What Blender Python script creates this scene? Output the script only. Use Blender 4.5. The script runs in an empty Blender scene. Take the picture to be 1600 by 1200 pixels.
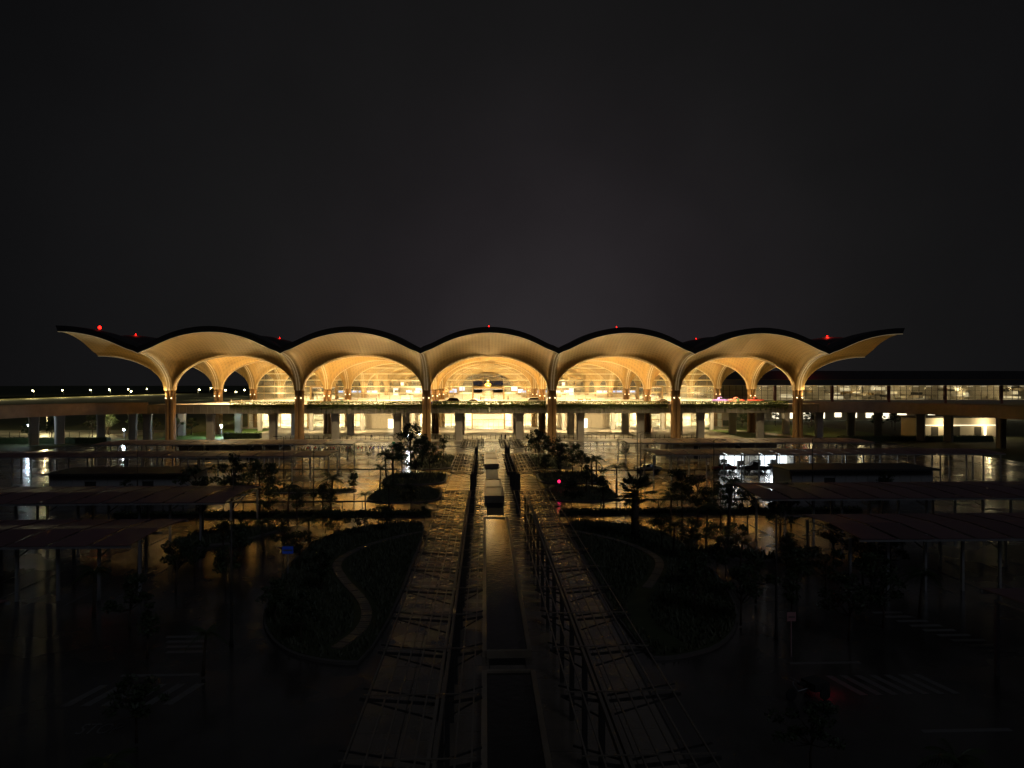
import bpy, math, random
from mathutils import Vector, Matrix
random.seed(7)
sc = bpy.context.scene
COL = sc.collection
R = math.radians
PI = math.pi
AX = 1.35            # axis of the promenade and of the terminal

# ------------------------------------------------------------------ camera
cam_d = bpy.data.cameras.new('camera')
cam = bpy.data.objects.new('camera', cam_d); COL.objects.link(cam)
cam_d.sensor_width = 36.0
cam_d.lens = 36.0 * 1109 / 1600
cam_d.clip_end = 8000
cam.location = (0, 0, 16.7)
cam.rotation_euler = (R(90), 0, R(-2.2))
sc.camera = cam

# ------------------------------------------------------------------ night sky
world = bpy.data.worlds.new('World'); sc.world = world; world.use_nodes = True
wn = world.node_tree; wn.nodes.clear()
wo = wn.nodes.new('ShaderNodeOutputWorld')
sky = wn.nodes.new('ShaderNodeTexSky'); sky.sky_type = 'NISHITA'; sky.sun_disc = False
sky.sun_elevation = R(-6); sky.sun_rotation = R(200)
bg1 = wn.nodes.new('ShaderNodeBackground'); bg1.inputs[1].default_value = 0.004
wn.links.new(sky.outputs[0], bg1.inputs[0])
# glow of the lit terminal on low night haze: falls off with the angle from the terminal
tc = wn.nodes.new('ShaderNodeTexCoord')
dt = wn.nodes.new('ShaderNodeVectorMath'); dt.operation = 'DOT_PRODUCT'
nrm = wn.nodes.new('ShaderNodeVectorMath'); nrm.operation = 'NORMALIZE'
wn.links.new(tc.outputs['Generated'], nrm.inputs[0]); wn.links.new(nrm.outputs[0], dt.inputs[0])
dt.inputs[1].default_value = Vector((0.09, 0.994, 0.045)).normalized()
ang = wn.nodes.new('ShaderNodeMapRange'); ang.inputs[1].default_value = 1.0; ang.inputs[2].default_value = 0.65
wn.links.new(dt.outputs['Value'], ang.inputs[0])
rmp = wn.nodes.new('ShaderNodeValToRGB'); rmp.color_ramp.interpolation = 'B_SPLINE'
wn.links.new(ang.outputs[0], rmp.inputs[0])
els = rmp.color_ramp.elements
els[0].position = 0.0; els[0].color = (0.0250, 0.0217, 0.0238, 1)
els[1].position = 1.0; els[1].color = (0.0034, 0.0035, 0.0038, 1)
for p_, c_ in ((0.016, (0.0228, 0.0198, 0.0217)), (0.045, (0.0180, 0.0152, 0.0171)), (0.12, (0.0124, 0.0110, 0.0120)), (0.25, (0.0077, 0.0075, 0.0077)), (0.46, (0.0068, 0.0066, 0.0071)), (0.73, (0.0040, 0.0041, 0.0045))):
    e = els.new(p_); e.color = (*c_, 1)
wnz = wn.nodes.new('ShaderNodeTexNoise'); wnz.inputs['Scale'].default_value = 3.0; wnz.inputs['Detail'].default_value = 5
wn.links.new(tc.outputs['Generated'], wnz.inputs['Vector'])
wmr = wn.nodes.new('ShaderNodeMapRange'); wmr.inputs[1].default_value = 0.3; wmr.inputs[2].default_value = 0.7; wmr.inputs[3].default_value = 0.84; wmr.inputs[4].default_value = 1.14
wn.links.new(wnz.outputs[0], wmr.inputs[0])
bg2 = wn.nodes.new('ShaderNodeBackground')
wn.links.new(rmp.outputs[0], bg2.inputs[0]); wn.links.new(wmr.outputs[0], bg2.inputs[1])
ads = wn.nodes.new('ShaderNodeAddShader')
wn.links.new(bg1.outputs[0], ads.inputs[0]); wn.links.new(bg2.outputs[0], ads.inputs[1])
wn.links.new(ads.outputs[0], wo.inputs[0])

# faint soft sun lamp added to lift the dark ground
sd = bpy.data.lights.new('ambient_fill_sun', 'SUN'); sd.energy = 0.08; sd.angle = R(20); sd.color = (0.75, 0.82, 1.0)
so = bpy.data.objects.new('ambient_fill_sun', sd); COL.objects.link(so); so.rotation_euler = (R(48), 0, R(30))

sc.view_settings.view_transform = 'Standard'; sc.view_settings.look = 'None'
sc.view_settings.exposure = 0.0; sc.view_settings.gamma = 1.0; sc.view_settings.use_curve_mapping = False
sc.render.engine = 'CYCLES'
cy = sc.cycles
cy.max_bounces = 5; cy.diffuse_bounces = 2; cy.glossy_bounces = 2; cy.transmission_bounces = 2; cy.transparent_max_bounces = 10
cy.sample_clamp_indirect = 40.0; cy.caustics_reflective = False; cy.caustics_refractive = False
cy.use_denoising = True
cy.use_adaptive_sampling = True; cy.adaptive_threshold = 0.008
cy.use_light_tree = True

# ------------------------------------------------------------------ helpers
def tag(o, label=None, cat=None, group=None, kind=None):
    if label: o['label'] = label
    if cat: o['category'] = cat
    if group: o['group'] = group
    if kind: o['kind'] = kind
    return o

def link(name, data, parent=None, loc=None, rz=0.0, scale=None):
    o = bpy.data.objects.new(name, data); COL.objects.link(o)
    if parent is not None: o.parent = parent
    if loc is not None: o.location = loc
    if rz: o.rotation_euler = (0, 0, rz)
    if scale is not None: o.scale = scale if hasattr(scale, '__len__') else (scale,) * 3
    return o

def empty(name, loc=(0, 0, 0), rz=0.0, label=None, cat=None, group=None, parent=None):
    o = link(name, None, parent, loc, rz)
    o.empty_display_size = 0.5
    return tag(o, label, cat, group)

def copy_tree(o, parent=None):
    c = o.copy(); COL.objects.link(c)
    if parent is not None: c.parent = parent
    for ch in list(o.children): copy_tree(ch, c)
    return c

class MB:
    def __init__(s): s.v = []; s.f = []; s.m = []
    def add(s, vs, fs, mi=0):
        b = len(s.v); s.v += [tuple(p) for p in vs]
        for f in fs: s.f.append(tuple(i + b for i in f)); s.m.append(mi)
        return s
    def box(s, x0, x1, y0, y1, z0, z1, mi=0):
        return s.add([(x0,y0,z0),(x1,y0,z0),(x1,y1,z0),(x0,y1,z0),(x0,y0,z1),(x1,y0,z1),(x1,y1,z1),(x0,y1,z1)],
              [(0,3,2,1),(4,5,6,7),(0,1,5,4),(1,2,6,5),(2,3,7,6),(3,0,4,7)], mi)
    def bar(s, p, q, w, h=None, mi=0):
        p = Vector(p); q = Vector(q); h = h or w
        d = (q - p).normalized(); up = Vector((0,0,1)) if abs(d.z) < .95 else Vector((0,1,0))
        a = d.cross(up).normalized() * (w/2); b = a.cross(d).normalized() * (h/2)
        vs = [p-a-b, p+a-b, p+a+b, p-a+b, q-a-b, q+a-b, q+a+b, q-a+b]
        return s.add(vs, [(0,1,2,3),(7,6,5,4),(0,4,5,1),(1,5,6,2),(2,6,7,3),(3,7,4,0)], mi)
    def cyl(s, p, q, r0, r1=None, n=8, mi=0, caps=True):
        p = Vector(p); q = Vector(q); r1 = r0 if r1 is None else r1
        d = (q - p).normalized(); up = Vector((0,0,1)) if abs(d.z) < .95 else Vector((0,1,0))
        a = d.cross(up).normalized(); b = a.cross(d).normalized()
        vs = []
        for c, r in ((p, r0), (q, r1)):
            for i in range(n):
                t = 2*PI*i/n; vs.append(c + a*math.cos(t)*r + b*math.sin(t)*r)
        fs = [(i, i+n, (i+1) % n + n, (i+1) % n) for i in range(n)]
        if caps: fs += [tuple(range(n)), tuple(range(2*n-1, n-1, -1))]
        return s.add(vs, fs, mi)
    def tube(s, pts, rs, n=6, mi=0):
        pts = [Vector(p) for p in pts]
        if not hasattr(rs, '__len__'): rs = [rs]*len(pts)
        vs = []
        for i, p in enumerate(pts):
            d = (pts[min(i+1, len(pts)-1)] - pts[max(i-1, 0)]).normalized()
            up = Vector((0,0,1)) if abs(d.z) < .9 else Vector((0,1,0))
            a = d.cross(up).normalized(); b = a.cross(d).normalized()
            for k in range(n):
                t = 2*PI*k/n; vs.append(p + a*math.cos(t)*rs[i] + b*math.sin(t)*rs[i])
        fs = []
        for i in range(len(pts)-1):
            for k in range(n):
                fs.append((i*n+k, (i+1)*n+k, (i+1)*n+(k+1) % n, i*n+(k+1) % n))
        fs += [tuple(range(n)), tuple(range(len(pts)*n-1, (len(pts)-1)*n-1, -1))]
        return s.add(vs, fs, mi)
    def prism(s, poly, z0, z1, mi=0):
        n = len(poly)
        vs = [(x, y, z0) for x, y in poly] + [(x, y, z1) for x, y in poly]
        fs = [tuple(range(n-1, -1, -1)), tuple(range(n, 2*n))] + [(i, (i+1) % n, (i+1) % n + n, i+n) for i in range(n)]
        return s.add(vs, fs, mi)
    def lathe(s, prof, c=(0,0,0), n=12, mi=0):
        vs = []
        for r, z in prof:
            for k in range(n):
                t = 2*PI*k/n; vs.append((c[0]+r*math.cos(t), c[1]+r*math.sin(t), c[2]+z))
        fs = [(i*n+k, i*n+(k+1) % n, (i+1)*n+(k+1) % n, (i+1)*n+k) for i in range(len(prof)-1) for k in range(n)]
        fs += [tuple(range(n-1, -1, -1)), tuple(range((len(prof)-1)*n, len(prof)*n))]
        return s.add(vs, fs, mi)
    def mesh(s, name, mats, smooth=False):
        me = bpy.data.meshes.new(name); me.from_pydata(s.v, [], s.f)
        for m in (mats if isinstance(mats, (list, tuple)) else [mats]): me.materials.append(m)
        me.polygons.foreach_set('material_index', s.m)
        if smooth: me.polygons.foreach_set('use_smooth', [True]*len(s.f))
        me.update(); return me
    def build(s, name, mats, parent=None, smooth=False, loc=None, rz=0.0):
        return link(name, s.mesh(name, mats, smooth), parent, loc, rz)

def box_mesh(name, w, d, h, mat, base=True):
    return MB().box(-w/2, w/2, -d/2, d/2, 0 if base else -h/2, h if base else h/2).mesh(name, mat)

def mat(name, col, rough=0.6, metal=0.0, var=0.15, scale=3.0, bump=0.0, bscale=None, rvar=0.0, spec=0.5, emit=None, estr=0.0, objrand=0.0, coord='Object', coat=0.0):
    m = bpy.data.materials.new(name); m.use_nodes = True
    nt = m.node_tree; b = nt.nodes['Principled BSDF']
    b.inputs['Roughness'].default_value = rough; b.inputs['Metallic'].default_value = metal
    b.inputs['Specular IOR Level'].default_value = spec
    if coat: b.inputs['Coat Weight'].default_value = coat; b.inputs['Coat Roughness'].default_value = 0.17; b.inputs['Coat IOR'].default_value = 1.5
    t = nt.nodes.new('ShaderNodeTexCoord')
    nz = nt.nodes.new('ShaderNodeTexNoise'); nz.inputs['Scale'].default_value = scale; nz.inputs['Detail'].default_value = 5
    nt.links.new(t.outputs[coord], nz.inputs['Vector'])
    mx = nt.nodes.new('ShaderNodeMix'); mx.data_type = 'RGBA'
    lo = [max(0, c*(1-var)) for c in col[:3]] + [1]; hi = [min(1, c*(1+var)) for c in col[:3]] + [1]
    mx.inputs[6].default_value = lo; mx.inputs[7].default_value = hi
    nt.links.new(nz.outputs[0], mx.inputs[0])
    src = mx.outputs[2]
    if objrand:
        oi = nt.nodes.new('ShaderNodeObjectInfo'); mr = nt.nodes.new('ShaderNodeMapRange')
        mr.inputs[3].default_value = 1-objrand; mr.inputs[4].default_value = 1+objrand
        nt.links.new(oi.outputs['Random'], mr.inputs[0])
        mu = nt.nodes.new('ShaderNodeMix'); mu.data_type = 'RGBA'; mu.blend_type = 'MULTIPLY'; mu.inputs[0].default_value = 1
        nt.links.new(src, mu.inputs[6]); nt.links.new(mr.outputs[0], mu.inputs[7]); src = mu.outputs[2]
    nt.links.new(src, b.inputs['Base Color'])
    if rvar:
        n2 = nt.nodes.new('ShaderNodeTexNoise'); n2.inputs['Scale'].default_value = scale*0.35; n2.inputs['Detail'].default_value = 6
        nt.links.new(t.outputs[coord], n2.inputs['Vector'])
        mr = nt.nodes.new('ShaderNodeMapRange'); mr.inputs[1].default_value = .35; mr.inputs[2].default_value = .65
        mr.inputs[3].default_value = max(.02, rough-rvar); mr.inputs[4].default_value = rough+rvar
        nt.links.new(n2.outputs[0], mr.inputs[0]); nt.links.new(mr.outputs[0], b.inputs['Roughness'])
    if bump:
        n3 = nt.nodes.new('ShaderNodeTexNoise'); n3.inputs['Scale'].default_value = bscale or scale*4; n3.inputs['Detail'].default_value = 4
        nt.links.new(t.outputs[coord], n3.inputs['Vector'])
        bp = nt.nodes.new('ShaderNodeBump'); bp.inputs['Strength'].default_value = bump; bp.inputs['Distance'].default_value = 0.05
        nt.links.new(n3.outputs[0], bp.inputs['Height']); nt.links.new(bp.outputs[0], b.inputs['Normal'])
    if emit:
        b.inputs['Emission Color'].default_value = (*emit, 1); b.inputs['Emission Strength'].default_value = estr
    return m

def glass_mat(name, tint=(0.9, 0.92, 0.92), gloss=0.22, rough=0.05):
    m = bpy.data.materials.new(name); m.use_nodes = True
    nt = m.node_tree; nt.nodes.clear()
    o = nt.nodes.new('ShaderNodeOutputMaterial'); a = nt.nodes.new('ShaderNodeBsdfTransparent'); g = nt.nodes.new('ShaderNodeBsdfGlossy')
    a.inputs[0].default_value = (*tint, 1); g.inputs['Roughness'].default_value = rough
    lw = nt.nodes.new('ShaderNodeFresnel'); lw.inputs[0].default_value = 1.45
    nz = nt.nodes.new('ShaderNodeTexNoise'); nz.inputs['Scale'].default_value = 0.3
    mu = nt.nodes.new('ShaderNodeMath'); mu.operation = 'MULTIPLY_ADD'; mu.inputs[1].default_value = gloss; 
    nt.links.new(nz.outputs[0], mu.inputs[0]); nt.links.new(lw.outputs[0], mu.inputs[2])
    mx = nt.nodes.new('ShaderNodeMixShader')
    nt.links.new(mu.outputs[0], mx.inputs[0]); nt.links.new(a.outputs[0], mx.inputs[1]); nt.links.new(g.outputs[0], mx.inputs[2])
    nt.links.new(mx.outputs[0], o.inputs[0]); return m

def lamp(name, parent, loc, power, col, radius=0.15, kind='POINT', rot=None, cone=None, blend=0.6):
    l = bpy.data.lights.new(name, kind); l.energy = power; l.color = col; l.shadow_soft_size = radius
    if kind == 'SPOT': l.spot_size = R(cone); l.spot_blend = blend
    o = bpy.data.objects.new(name, l); COL.objects.link(o)
    if parent is not None: o.parent = parent
    o.location = loc
    if rot: o.rotation_euler = rot
    return o

HALL = (1.0, 0.80, 0.43); WARM = (1.0, 0.76, 0.38); WHITE = (1.0, 0.755, 0.375); COOL = (0.72, 0.88, 1.0)
ORD = ['first','second','third','fourth','fifth','sixth','seventh','eighth','ninth','tenth','eleventh','twelfth','thirteenth','fourteenth','fifteenth','sixteenth','seventeenth','eighteenth','nineteenth','twentieth','twenty-first','twenty-second','twenty-third','twenty-fourth','twenty-fifth','twenty-sixth','twenty-seventh','twenty-eighth','twenty-ninth','thirtieth']

def ordinal(n):
    if n < 30: return ORD[n]
    t = {3: 'thirty', 4: 'forty', 5: 'fifty'}
    d, u = divmod(n+1, 10)
    return {3: 'thirtieth', 4: 'fortieth', 5: 'fiftieth'}[d] if u == 0 else t[d]+'-'+ORD[u-1]
# ------------------------------------------------------------------ materials
M = {}
def soffit_mat():
    m = mat('soffit_timber', (0.55, 0.345, 0.115), rough=0.55, var=0.10, scale=0.25)
    nt = m.node_tree; b = nt.nodes['Principled BSDF']
    t = nt.nodes.new('ShaderNodeTexCoord'); sp = nt.nodes.new('ShaderNodeSeparateXYZ'); nt.links.new(t.outputs['Object'], sp.inputs[0])
    # fine slats running parallel to both grid directions
    outs = []
    for ax, fq in ((0, 7.0), (1, 7.0)):
        mm = nt.nodes.new('ShaderNodeMath'); mm.operation = 'MULTIPLY'; mm.inputs[1].default_value = fq
        nt.links.new(sp.outputs[ax], mm.inputs[0])
        si = nt.nodes.new('ShaderNodeMath'); si.operation = 'SINE'; nt.links.new(mm.outputs[0], si.inputs[0]); outs.append(si.outputs[0])
    # diagonal panel seams
    ad = nt.nodes.new('ShaderNodeMath'); ad.operation = 'MAXIMUM'; nt.links.new(outs[0], ad.inputs[0]); nt.links.new(outs[1], ad.inputs[1])
    mr = nt.nodes.new('ShaderNodeMapRange'); mr.inputs[1].default_value = -1; mr.inputs[2].default_value = 1
    mr.inputs[3].default_value = 0.80; mr.inputs[4].default_value = 1.06
    nt.links.new(ad.outputs[0], mr.inputs[0])
    src = b.inputs['Base Color'].links[0].from_socket
    mu = nt.nodes.new('ShaderNodeMix'); mu.data_type = 'RGBA'; mu.blend_type = 'MULTIPLY'; mu.inputs[0].default_value = 1
    nt.links.new(src, mu.inputs[6]); nt.links.new(mr.outputs[0], mu.inputs[7]); nt.links.new(mu.outputs[2], b.inputs['Base Color'])
    return m
M['soffit'] = soffit_mat()
M['roof'] = mat('roof_membrane', (0.045, 0.043, 0.045), 0.55, var=0.25, scale=0.4)
M['trim'] = mat('pale_trim_with_glow', (0.80, 0.66, 0.42), 0.4, var=0.05, emit=(1.0, 0.78, 0.42), estr=0.12)  # faint glow added to brighten the trims; they are no lamps
M['shaft'] = mat('column_timber_cladding', (0.35, 0.20, 0.085), 0.5, var=0.2, scale=0.8)
M['concrete'] = mat('concrete', (0.43, 0.40, 0.37), 0.75, var=0.22, scale=0.5, bump=0.2, bscale=6)
M['fascia'] = mat('stained_concrete', (0.30, 0.27, 0.24), 0.75, var=0.35, scale=0.9, bump=0.2, bscale=5)
M['deck'] = mat('deck_paving', (0.52, 0.49, 0.43), 0.5, var=0.12, scale=0.4, rvar=0.15)
M['forecourt'] = mat('forecourt_stone', (0.40, 0.36, 0.30), 0.45, var=0.15, scale=0.5, rvar=0.15)
M['hallfloor'] = mat('terrazzo_floor', (0.66, 0.62, 0.54), 0.25, var=0.06, scale=1)
M['innerwall'] = mat('pale_inner_wall', (0.66, 0.60, 0.50), 0.6, var=0.06, scale=0.5)
M['beige'] = mat('beige_cladding', (0.50, 0.43, 0.33), 0.55, var=0.08, scale=0.8)
M['bronze'] = mat('bronze_frame', (0.38, 0.26, 0.12), 0.4, metal=0.3, var=0.1)
M['glass'] = glass_mat('clear_glass')
def veiled_glass_mat():  # pale diffuse layer puts the glowing veil of the hall into the glass
    m = glass_mat('veiled_facade_glass', gloss=0.10); nt = m.node_tree
    mx0 = [n for n in nt.nodes if n.type == 'MIX_SHADER'][0]; out = [n for n in nt.nodes if n.type == 'OUTPUT_MATERIAL'][0]
    d = nt.nodes.new('ShaderNodeBsdfDiffuse'); d.inputs[0].default_value = (.85, .77, .56, 1)
    t = nt.nodes.new('ShaderNodeBsdfTranslucent'); t.inputs[0].default_value = (.85, .77, .56, 1)
    a = nt.nodes.new('ShaderNodeMixShader'); a.inputs[0].default_value = .6
    nt.links.new(d.outputs[0], a.inputs[1]); nt.links.new(t.outputs[0], a.inputs[2])
    b = nt.nodes.new('ShaderNodeMixShader'); b.inputs[0].default_value = .28
    nt.links.new(mx0.outputs[0], b.inputs[1]); nt.links.new(a.outputs[0], b.inputs[2]); nt.links.new(b.outputs[0], out.inputs[0])
    return m
M['veiled'] = veiled_glass_mat()
M['darkframe'] = mat('dark_frame', (0.05, 0.048, 0.045), 0.5)
M['paleframe'] = mat('pale_transom', (0.84, 0.74, 0.52), 0.4, var=0.05)
M['gold'] = mat('gold_leaf', (0.85, 0.58, 0.18), 0.28, metal=0.8, var=0.08)
M['lightpanel'] = mat('light_panel', (0.9, 0.9, 0.85), 0.5, emit=(1.0, 0.88, 0.62), estr=2.2, var=0.02)
M['dimlight'] = mat('dim_light_panel', (0.8, 0.75, 0.6), 0.5, emit=(1.0, 0.82, 0.5), estr=0.7, var=0.02)
M['rampc'] = mat('ramp_concrete', (0.46, 0.37, 0.31), 0.75, var=0.3, scale=0.6, bump=0.2, bscale=5)
M['ledwarm'] = mat('warm_led', (0.9, 0.8, 0.6), 0.5, emit=(1.0, 0.8, 0.45), estr=5.0, var=0.02)
M['lampwarm'] = mat('sodium_lamp', (0.9, 0.8, 0.6), 0.5, emit=(1.0, 0.86, 0.42), estr=60.0, var=0.02)
M['lampcool'] = mat('cool_floodlight', (0.9, 0.9, 1.0), 0.5, emit=(0.72, 0.88, 1.0), estr=70.0, var=0.02)
M['redlamp'] = mat('red_beacon', (0.9, 0.05, 0.03), 0.4, emit=(1.0, 0.006, 0.003), estr=14.0, var=0.02)
M['pinklamp'] = mat('pink_signal', (0.9, 0.05, 0.2), 0.4, emit=(1.0, 0.02, 0.12), estr=2.2, var=0.02)
M['screenblue'] = mat('display_screen', (0.1, 0.15, 0.3), 0.3, emit=(0.45, 0.62, 1.0), estr=1.6, var=0.3, scale=2)
M['shopwhite'] = mat('shop_light_panel', (0.9, 0.9, 0.9), 0.4, emit=(0.86, 0.94, 1.0), estr=2.6, var=0.1, scale=1)
M['asphalt'] = mat('wet_asphalt', (0.052, 0.048, 0.044), 0.24, var=0.4, scale=0.4, rvar=0.10, bump=0.02, bscale=2.0, spec=0.5, coat=0.8)
M['paving'] = mat('wet_paving_slab', (0.22, 0.18, 0.135), 0.27, var=0.2, scale=1.2, rvar=0.10, bump=0.02, bscale=5, objrand=0.2, spec=1.0, coat=1.0)
M['joint'] = mat('paving_joint', (0.035, 0.032, 0.03), 0.6)
M['kerb'] = mat('kerb_stone', (0.15, 0.138, 0.12), 0.5, var=0.15)
M['stone'] = mat('basin_stone', (0.40, 0.33, 0.24), 0.4, var=0.2, scale=2, rvar=0.1)
M['paint'] = mat('road_paint', (0.18, 0.176, 0.168), 0.45, var=0.2, scale=4)
M['grass'] = mat('lawn_ground', (0.06, 0.075, 0.03), 0.9, var=0.5, scale=0.8, bump=0.5, bscale=12)
M['grassblade'] = mat('grass_blades', (0.11, 0.12, 0.07), 0.7, var=0.4, scale=2)
M['leaf'] = mat('leaf_green', (0.05, 0.075, 0.03), 0.55, var=0.5, scale=1.5, objrand=0.35)
M['leaf2'] = mat('planter_leaf', (0.17, 0.24, 0.05), 0.55, var=0.5, scale=1.0)
M['palm'] = mat('palm_leaf', (0.05, 0.075, 0.025), 0.45, var=0.4, scale=1.5, objrand=0.3)
M['bark'] = mat('bark', (0.09, 0.065, 0.045), 0.85, var=0.35, scale=4, bump=0.4)
M['steel'] = mat('galvanised_steel', (0.42, 0.42, 0.43), 0.45, metal=0.4, var=0.15, scale=1)
M['pergola'] = mat('weathered_pergola_steel', (0.25, 0.215, 0.17), 0.38, metal=0.2, var=0.15, scale=1, objrand=0.12)
M['darksteel'] = mat('dark_steel', (0.06, 0.058, 0.055), 0.5, metal=0.3)
M['canopy'] = mat('canopy_sheet', (0.22, 0.125, 0.13), 0.48, metal=0.0, var=0.15, scale=0.6, objrand=0.18)
M['kiosk'] = mat('kiosk_wall_panel', (0.42, 0.41, 0.40), 0.6, var=0.12)
M['tyre'] = mat('tyre_rubber', (0.02, 0.02, 0.02), 0.8)
M['rim'] = mat('alloy_rim', (0.5, 0.5, 0.5), 0.3, metal=0.8)
M['carglass'] = mat('car_glass', (0.015, 0.017, 0.02), 0.06, spec=0.8)
M['headlight'] = mat('headlight_lens', (0.8, 0.8, 0.78), 0.1)
M['taillight'] = mat('tail_light_lens', (0.45, 0.02, 0.02), 0.2)
def paint(n, c): return mat(n, c, 0.28, metal=0.1, var=0.04, coat=0.8)
M['white'] = paint('white_car_paint', (0.75, 0.73, 0.69)); M['black'] = paint('dark_car_paint', (0.055, 0.03, 0.03))
M['blue'] = paint('blue_car_paint', (0.12, 0.09, 0.45)); M['red'] = paint('red_car_paint', (0.5, 0.07, 0.05)); M['silver'] = paint('pale_gold_car_paint', (0.62, 0.57, 0.45))
M['darkred'] = paint('dark_red_car_paint', (0.25, 0.02, 0.02)); M['purple'] = paint('violet_car_paint', (0.2, 0.1, 0.4))
M['cone'] = mat('cloth', (0.3, 0.12, 0.1), 0.7)

def puddles(m, scale, lo, hi):
    nt = m.node_tree; b = nt.nodes['Principled BSDF']
    t = nt.nodes.new('ShaderNodeTexCoord'); mp = nt.nodes.new('ShaderNodeMapping'); mp.inputs['Scale'].default_value = (scale, scale*.6, scale)
    nz = nt.nodes.new('ShaderNodeTexNoise'); nz.inputs['Detail'].default_value = 8; nz.inputs['Roughness'].default_value = 0.62; nz.inputs['Scale'].default_value = 1.0
    mr = nt.nodes.new('ShaderNodeMapRange'); mr.inputs[1].default_value = .40; mr.inputs[2].default_value = .60; mr.inputs[3].default_value = lo; mr.inputs[4].default_value = hi
    nt.links.new(t.outputs['Object'], mp.inputs[0]); nt.links.new(mp.outputs[0], nz.inputs['Vector']); nt.links.new(nz.outputs[0], mr.inputs[0]); nt.links.new(mr.outputs[0], b.inputs['Coat Weight'])
puddles(M['asphalt'], 0.16, 0.12, 1.0); puddles(M['paving'], 0.5, 0.4, 1.0)
# ------------------------------------------------------------------ ground
def sheet(name, x0, x1, y0, y1, z, m, kind='structure', label=None):
    o = MB().add([(x0,y0,z),(x1,y0,z),(x1,y1,z),(x0,y1,z)], [(0,1,2,3)]).build(name, m)
    tag(o, label, None, None, kind); return o
sheet('ground', -4000, 4000, -300, 7000, -0.06, M['grass'], label='dark grassy land reaching the horizon around the airport')
lot = sheet('car_park_asphalt', -112, 115, 8, 206, 0.0, M['asphalt'], label='wet asphalt of the car park and drive before the terminal')
fc = MB().box(AX-78, AX+79, 206, 272, -0.05, 0.13).build('forecourt_paving', M['forecourt'])
tag(fc, 'pale stone forecourt under the elevated road', None, None, 'structure')

# promenade: dark bed with single slabs on it
prom = MB().box(AX-7.6, AX+7.6, 14, 172, 0.0, 0.02).build('promenade', M['joint'])
tag(prom, 'long central promenade of wet stone slabs leading to the terminal', None, None, 'structure')
slab_me = MB().box(-0.985, 0.985, -0.985, 0.985, 0, 0.05)
slab_me = slab_me.mesh('paving_slab', M['paving'])
rest = MB(); cnt = 0
rs = random.Random(3)
for iy in range(79):
    y = 15 + iy*2
    for ix in range(-3, 4):
        x = AX + ix*2.14
        if abs(ix) == 0 and (42 < y < 87 or 90 < y < 142): continue
        dz = rs.uniform(-.006, .006)
        if 50 <= y <= 138 and cnt < 300:
            o = link('paving_slab', slab_me, prom, (x, y, 0.02+dz)); o.scale = (1.07, 1, 1)
            o.rotation_euler = (rs.uniform(-.0015,.0015), rs.uniform(-.0015,.0015), 0); cnt += 1
        else:
            rest.box(x-1.05, x+1.05, y-.985, y+.985, 0.02, 0.07+dz)
o = rest.build('paving_slabs_beyond', M['paving'], prom); o['kind'] = 'stuff'

# kerb lines, zebra crossings and other painted marks on the asphalt
def marking(name, x0, x1, y0, y1, z=0.012): return MB().box(x0, x1, y0, y1, 0.001, z).build(name, M['paint'], lot)
for i in range(9): marking('zebra_stripe', AX-4.0+i*0.95, AX-3.5+i*0.95, 176, 183)
def skew_stripe(cx, cy, w, l, sk):
    h = l/2
    return MB().add([(cx-w/2-sk, cy-h, .010),(cx+w/2-sk, cy-h, .010),(cx+w/2+sk, cy+h, .010),(cx-w/2+sk, cy+h, .010)], [(0,1,2,3)]).build('zebra_stripe', M['paint'], lot)
for i in range(6): skew_stripe(-21.4+i*1.05, 38.9, 0.5, 2.6, 0.35)
for i in range(7): skew_stripe(20.0+i*0.85, 38.6, 0.42, 2.6, -0.35)
for i in range(9): MB().add([(28.3+i*.35, 51-i*.95, .010),(30.5+i*.35, 51-i*.95, .010),(30.5+i*.35, 50.55-i*.95, .010),(28.3+i*.35, 50.55-i*.95, .010)], [(3,2,1,0)]).build('zebra_stripe', M['paint'], lot)
for i in range(4): MB().box(-21+i*.4, -18.5+i*.4, 47.5-i*.9, 47.9-i*.9, .001, .011).build('zebra_stripe', M['paint'], lot)
marking('stop_line', -20.8, -16.2, 41.3, 41.6); marking('stop_line', 18.2, 22.5, 41.6, 41.9); marking('stop_line', 21.0, 25.4, 33.2, 33.5)
tcu = bpy.data.curves.new('stop_lettering', 'FONT'); tcu.body = 'STOP'; tcu.size = 1.0; tcu.align_x = 'CENTER'; tcu.extrude = 0.004
tcu.materials.append(M['paint'])
to = link('stop_lettering', tcu, lot, (-18.6, 34.6, 0.012)); to.scale = (0.85, 1.5, 1)
for yy in (87.6, 94.6, 101.3, 108, 115.6, 123, 141, 148.5, 168.5):
    for a, b in ((-44, -19), (22, 46)): MB().box(a, b, yy-.06, yy+.06, .001, .008).build('asphalt_seam', M['joint'], lot)
for xx in (-38, -27, 25, 36):
    MB().box(xx-.07, xx+.07, 99, 119, .001, .0085).build('lane_line', M['paint'], lot)
# parking bay lines beneath the carports
for sgn in (-1, 1):
    for yy in (60, 80, 125.5, 151):
        for i in range(16):
            x = AX + sgn*(30 + i*3.0)
            if yy in (60, 80) and i > 11: continue
            MB().box(x-.06, x+.06, yy-5.2, yy+5.2, .001, .010).build('bay_line', M['paint'], lot)
    marking('kerb_line', *(sorted((AX+sgn*8, AX+sgn*60))), 171.2, 171.5, 0.02)

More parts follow.
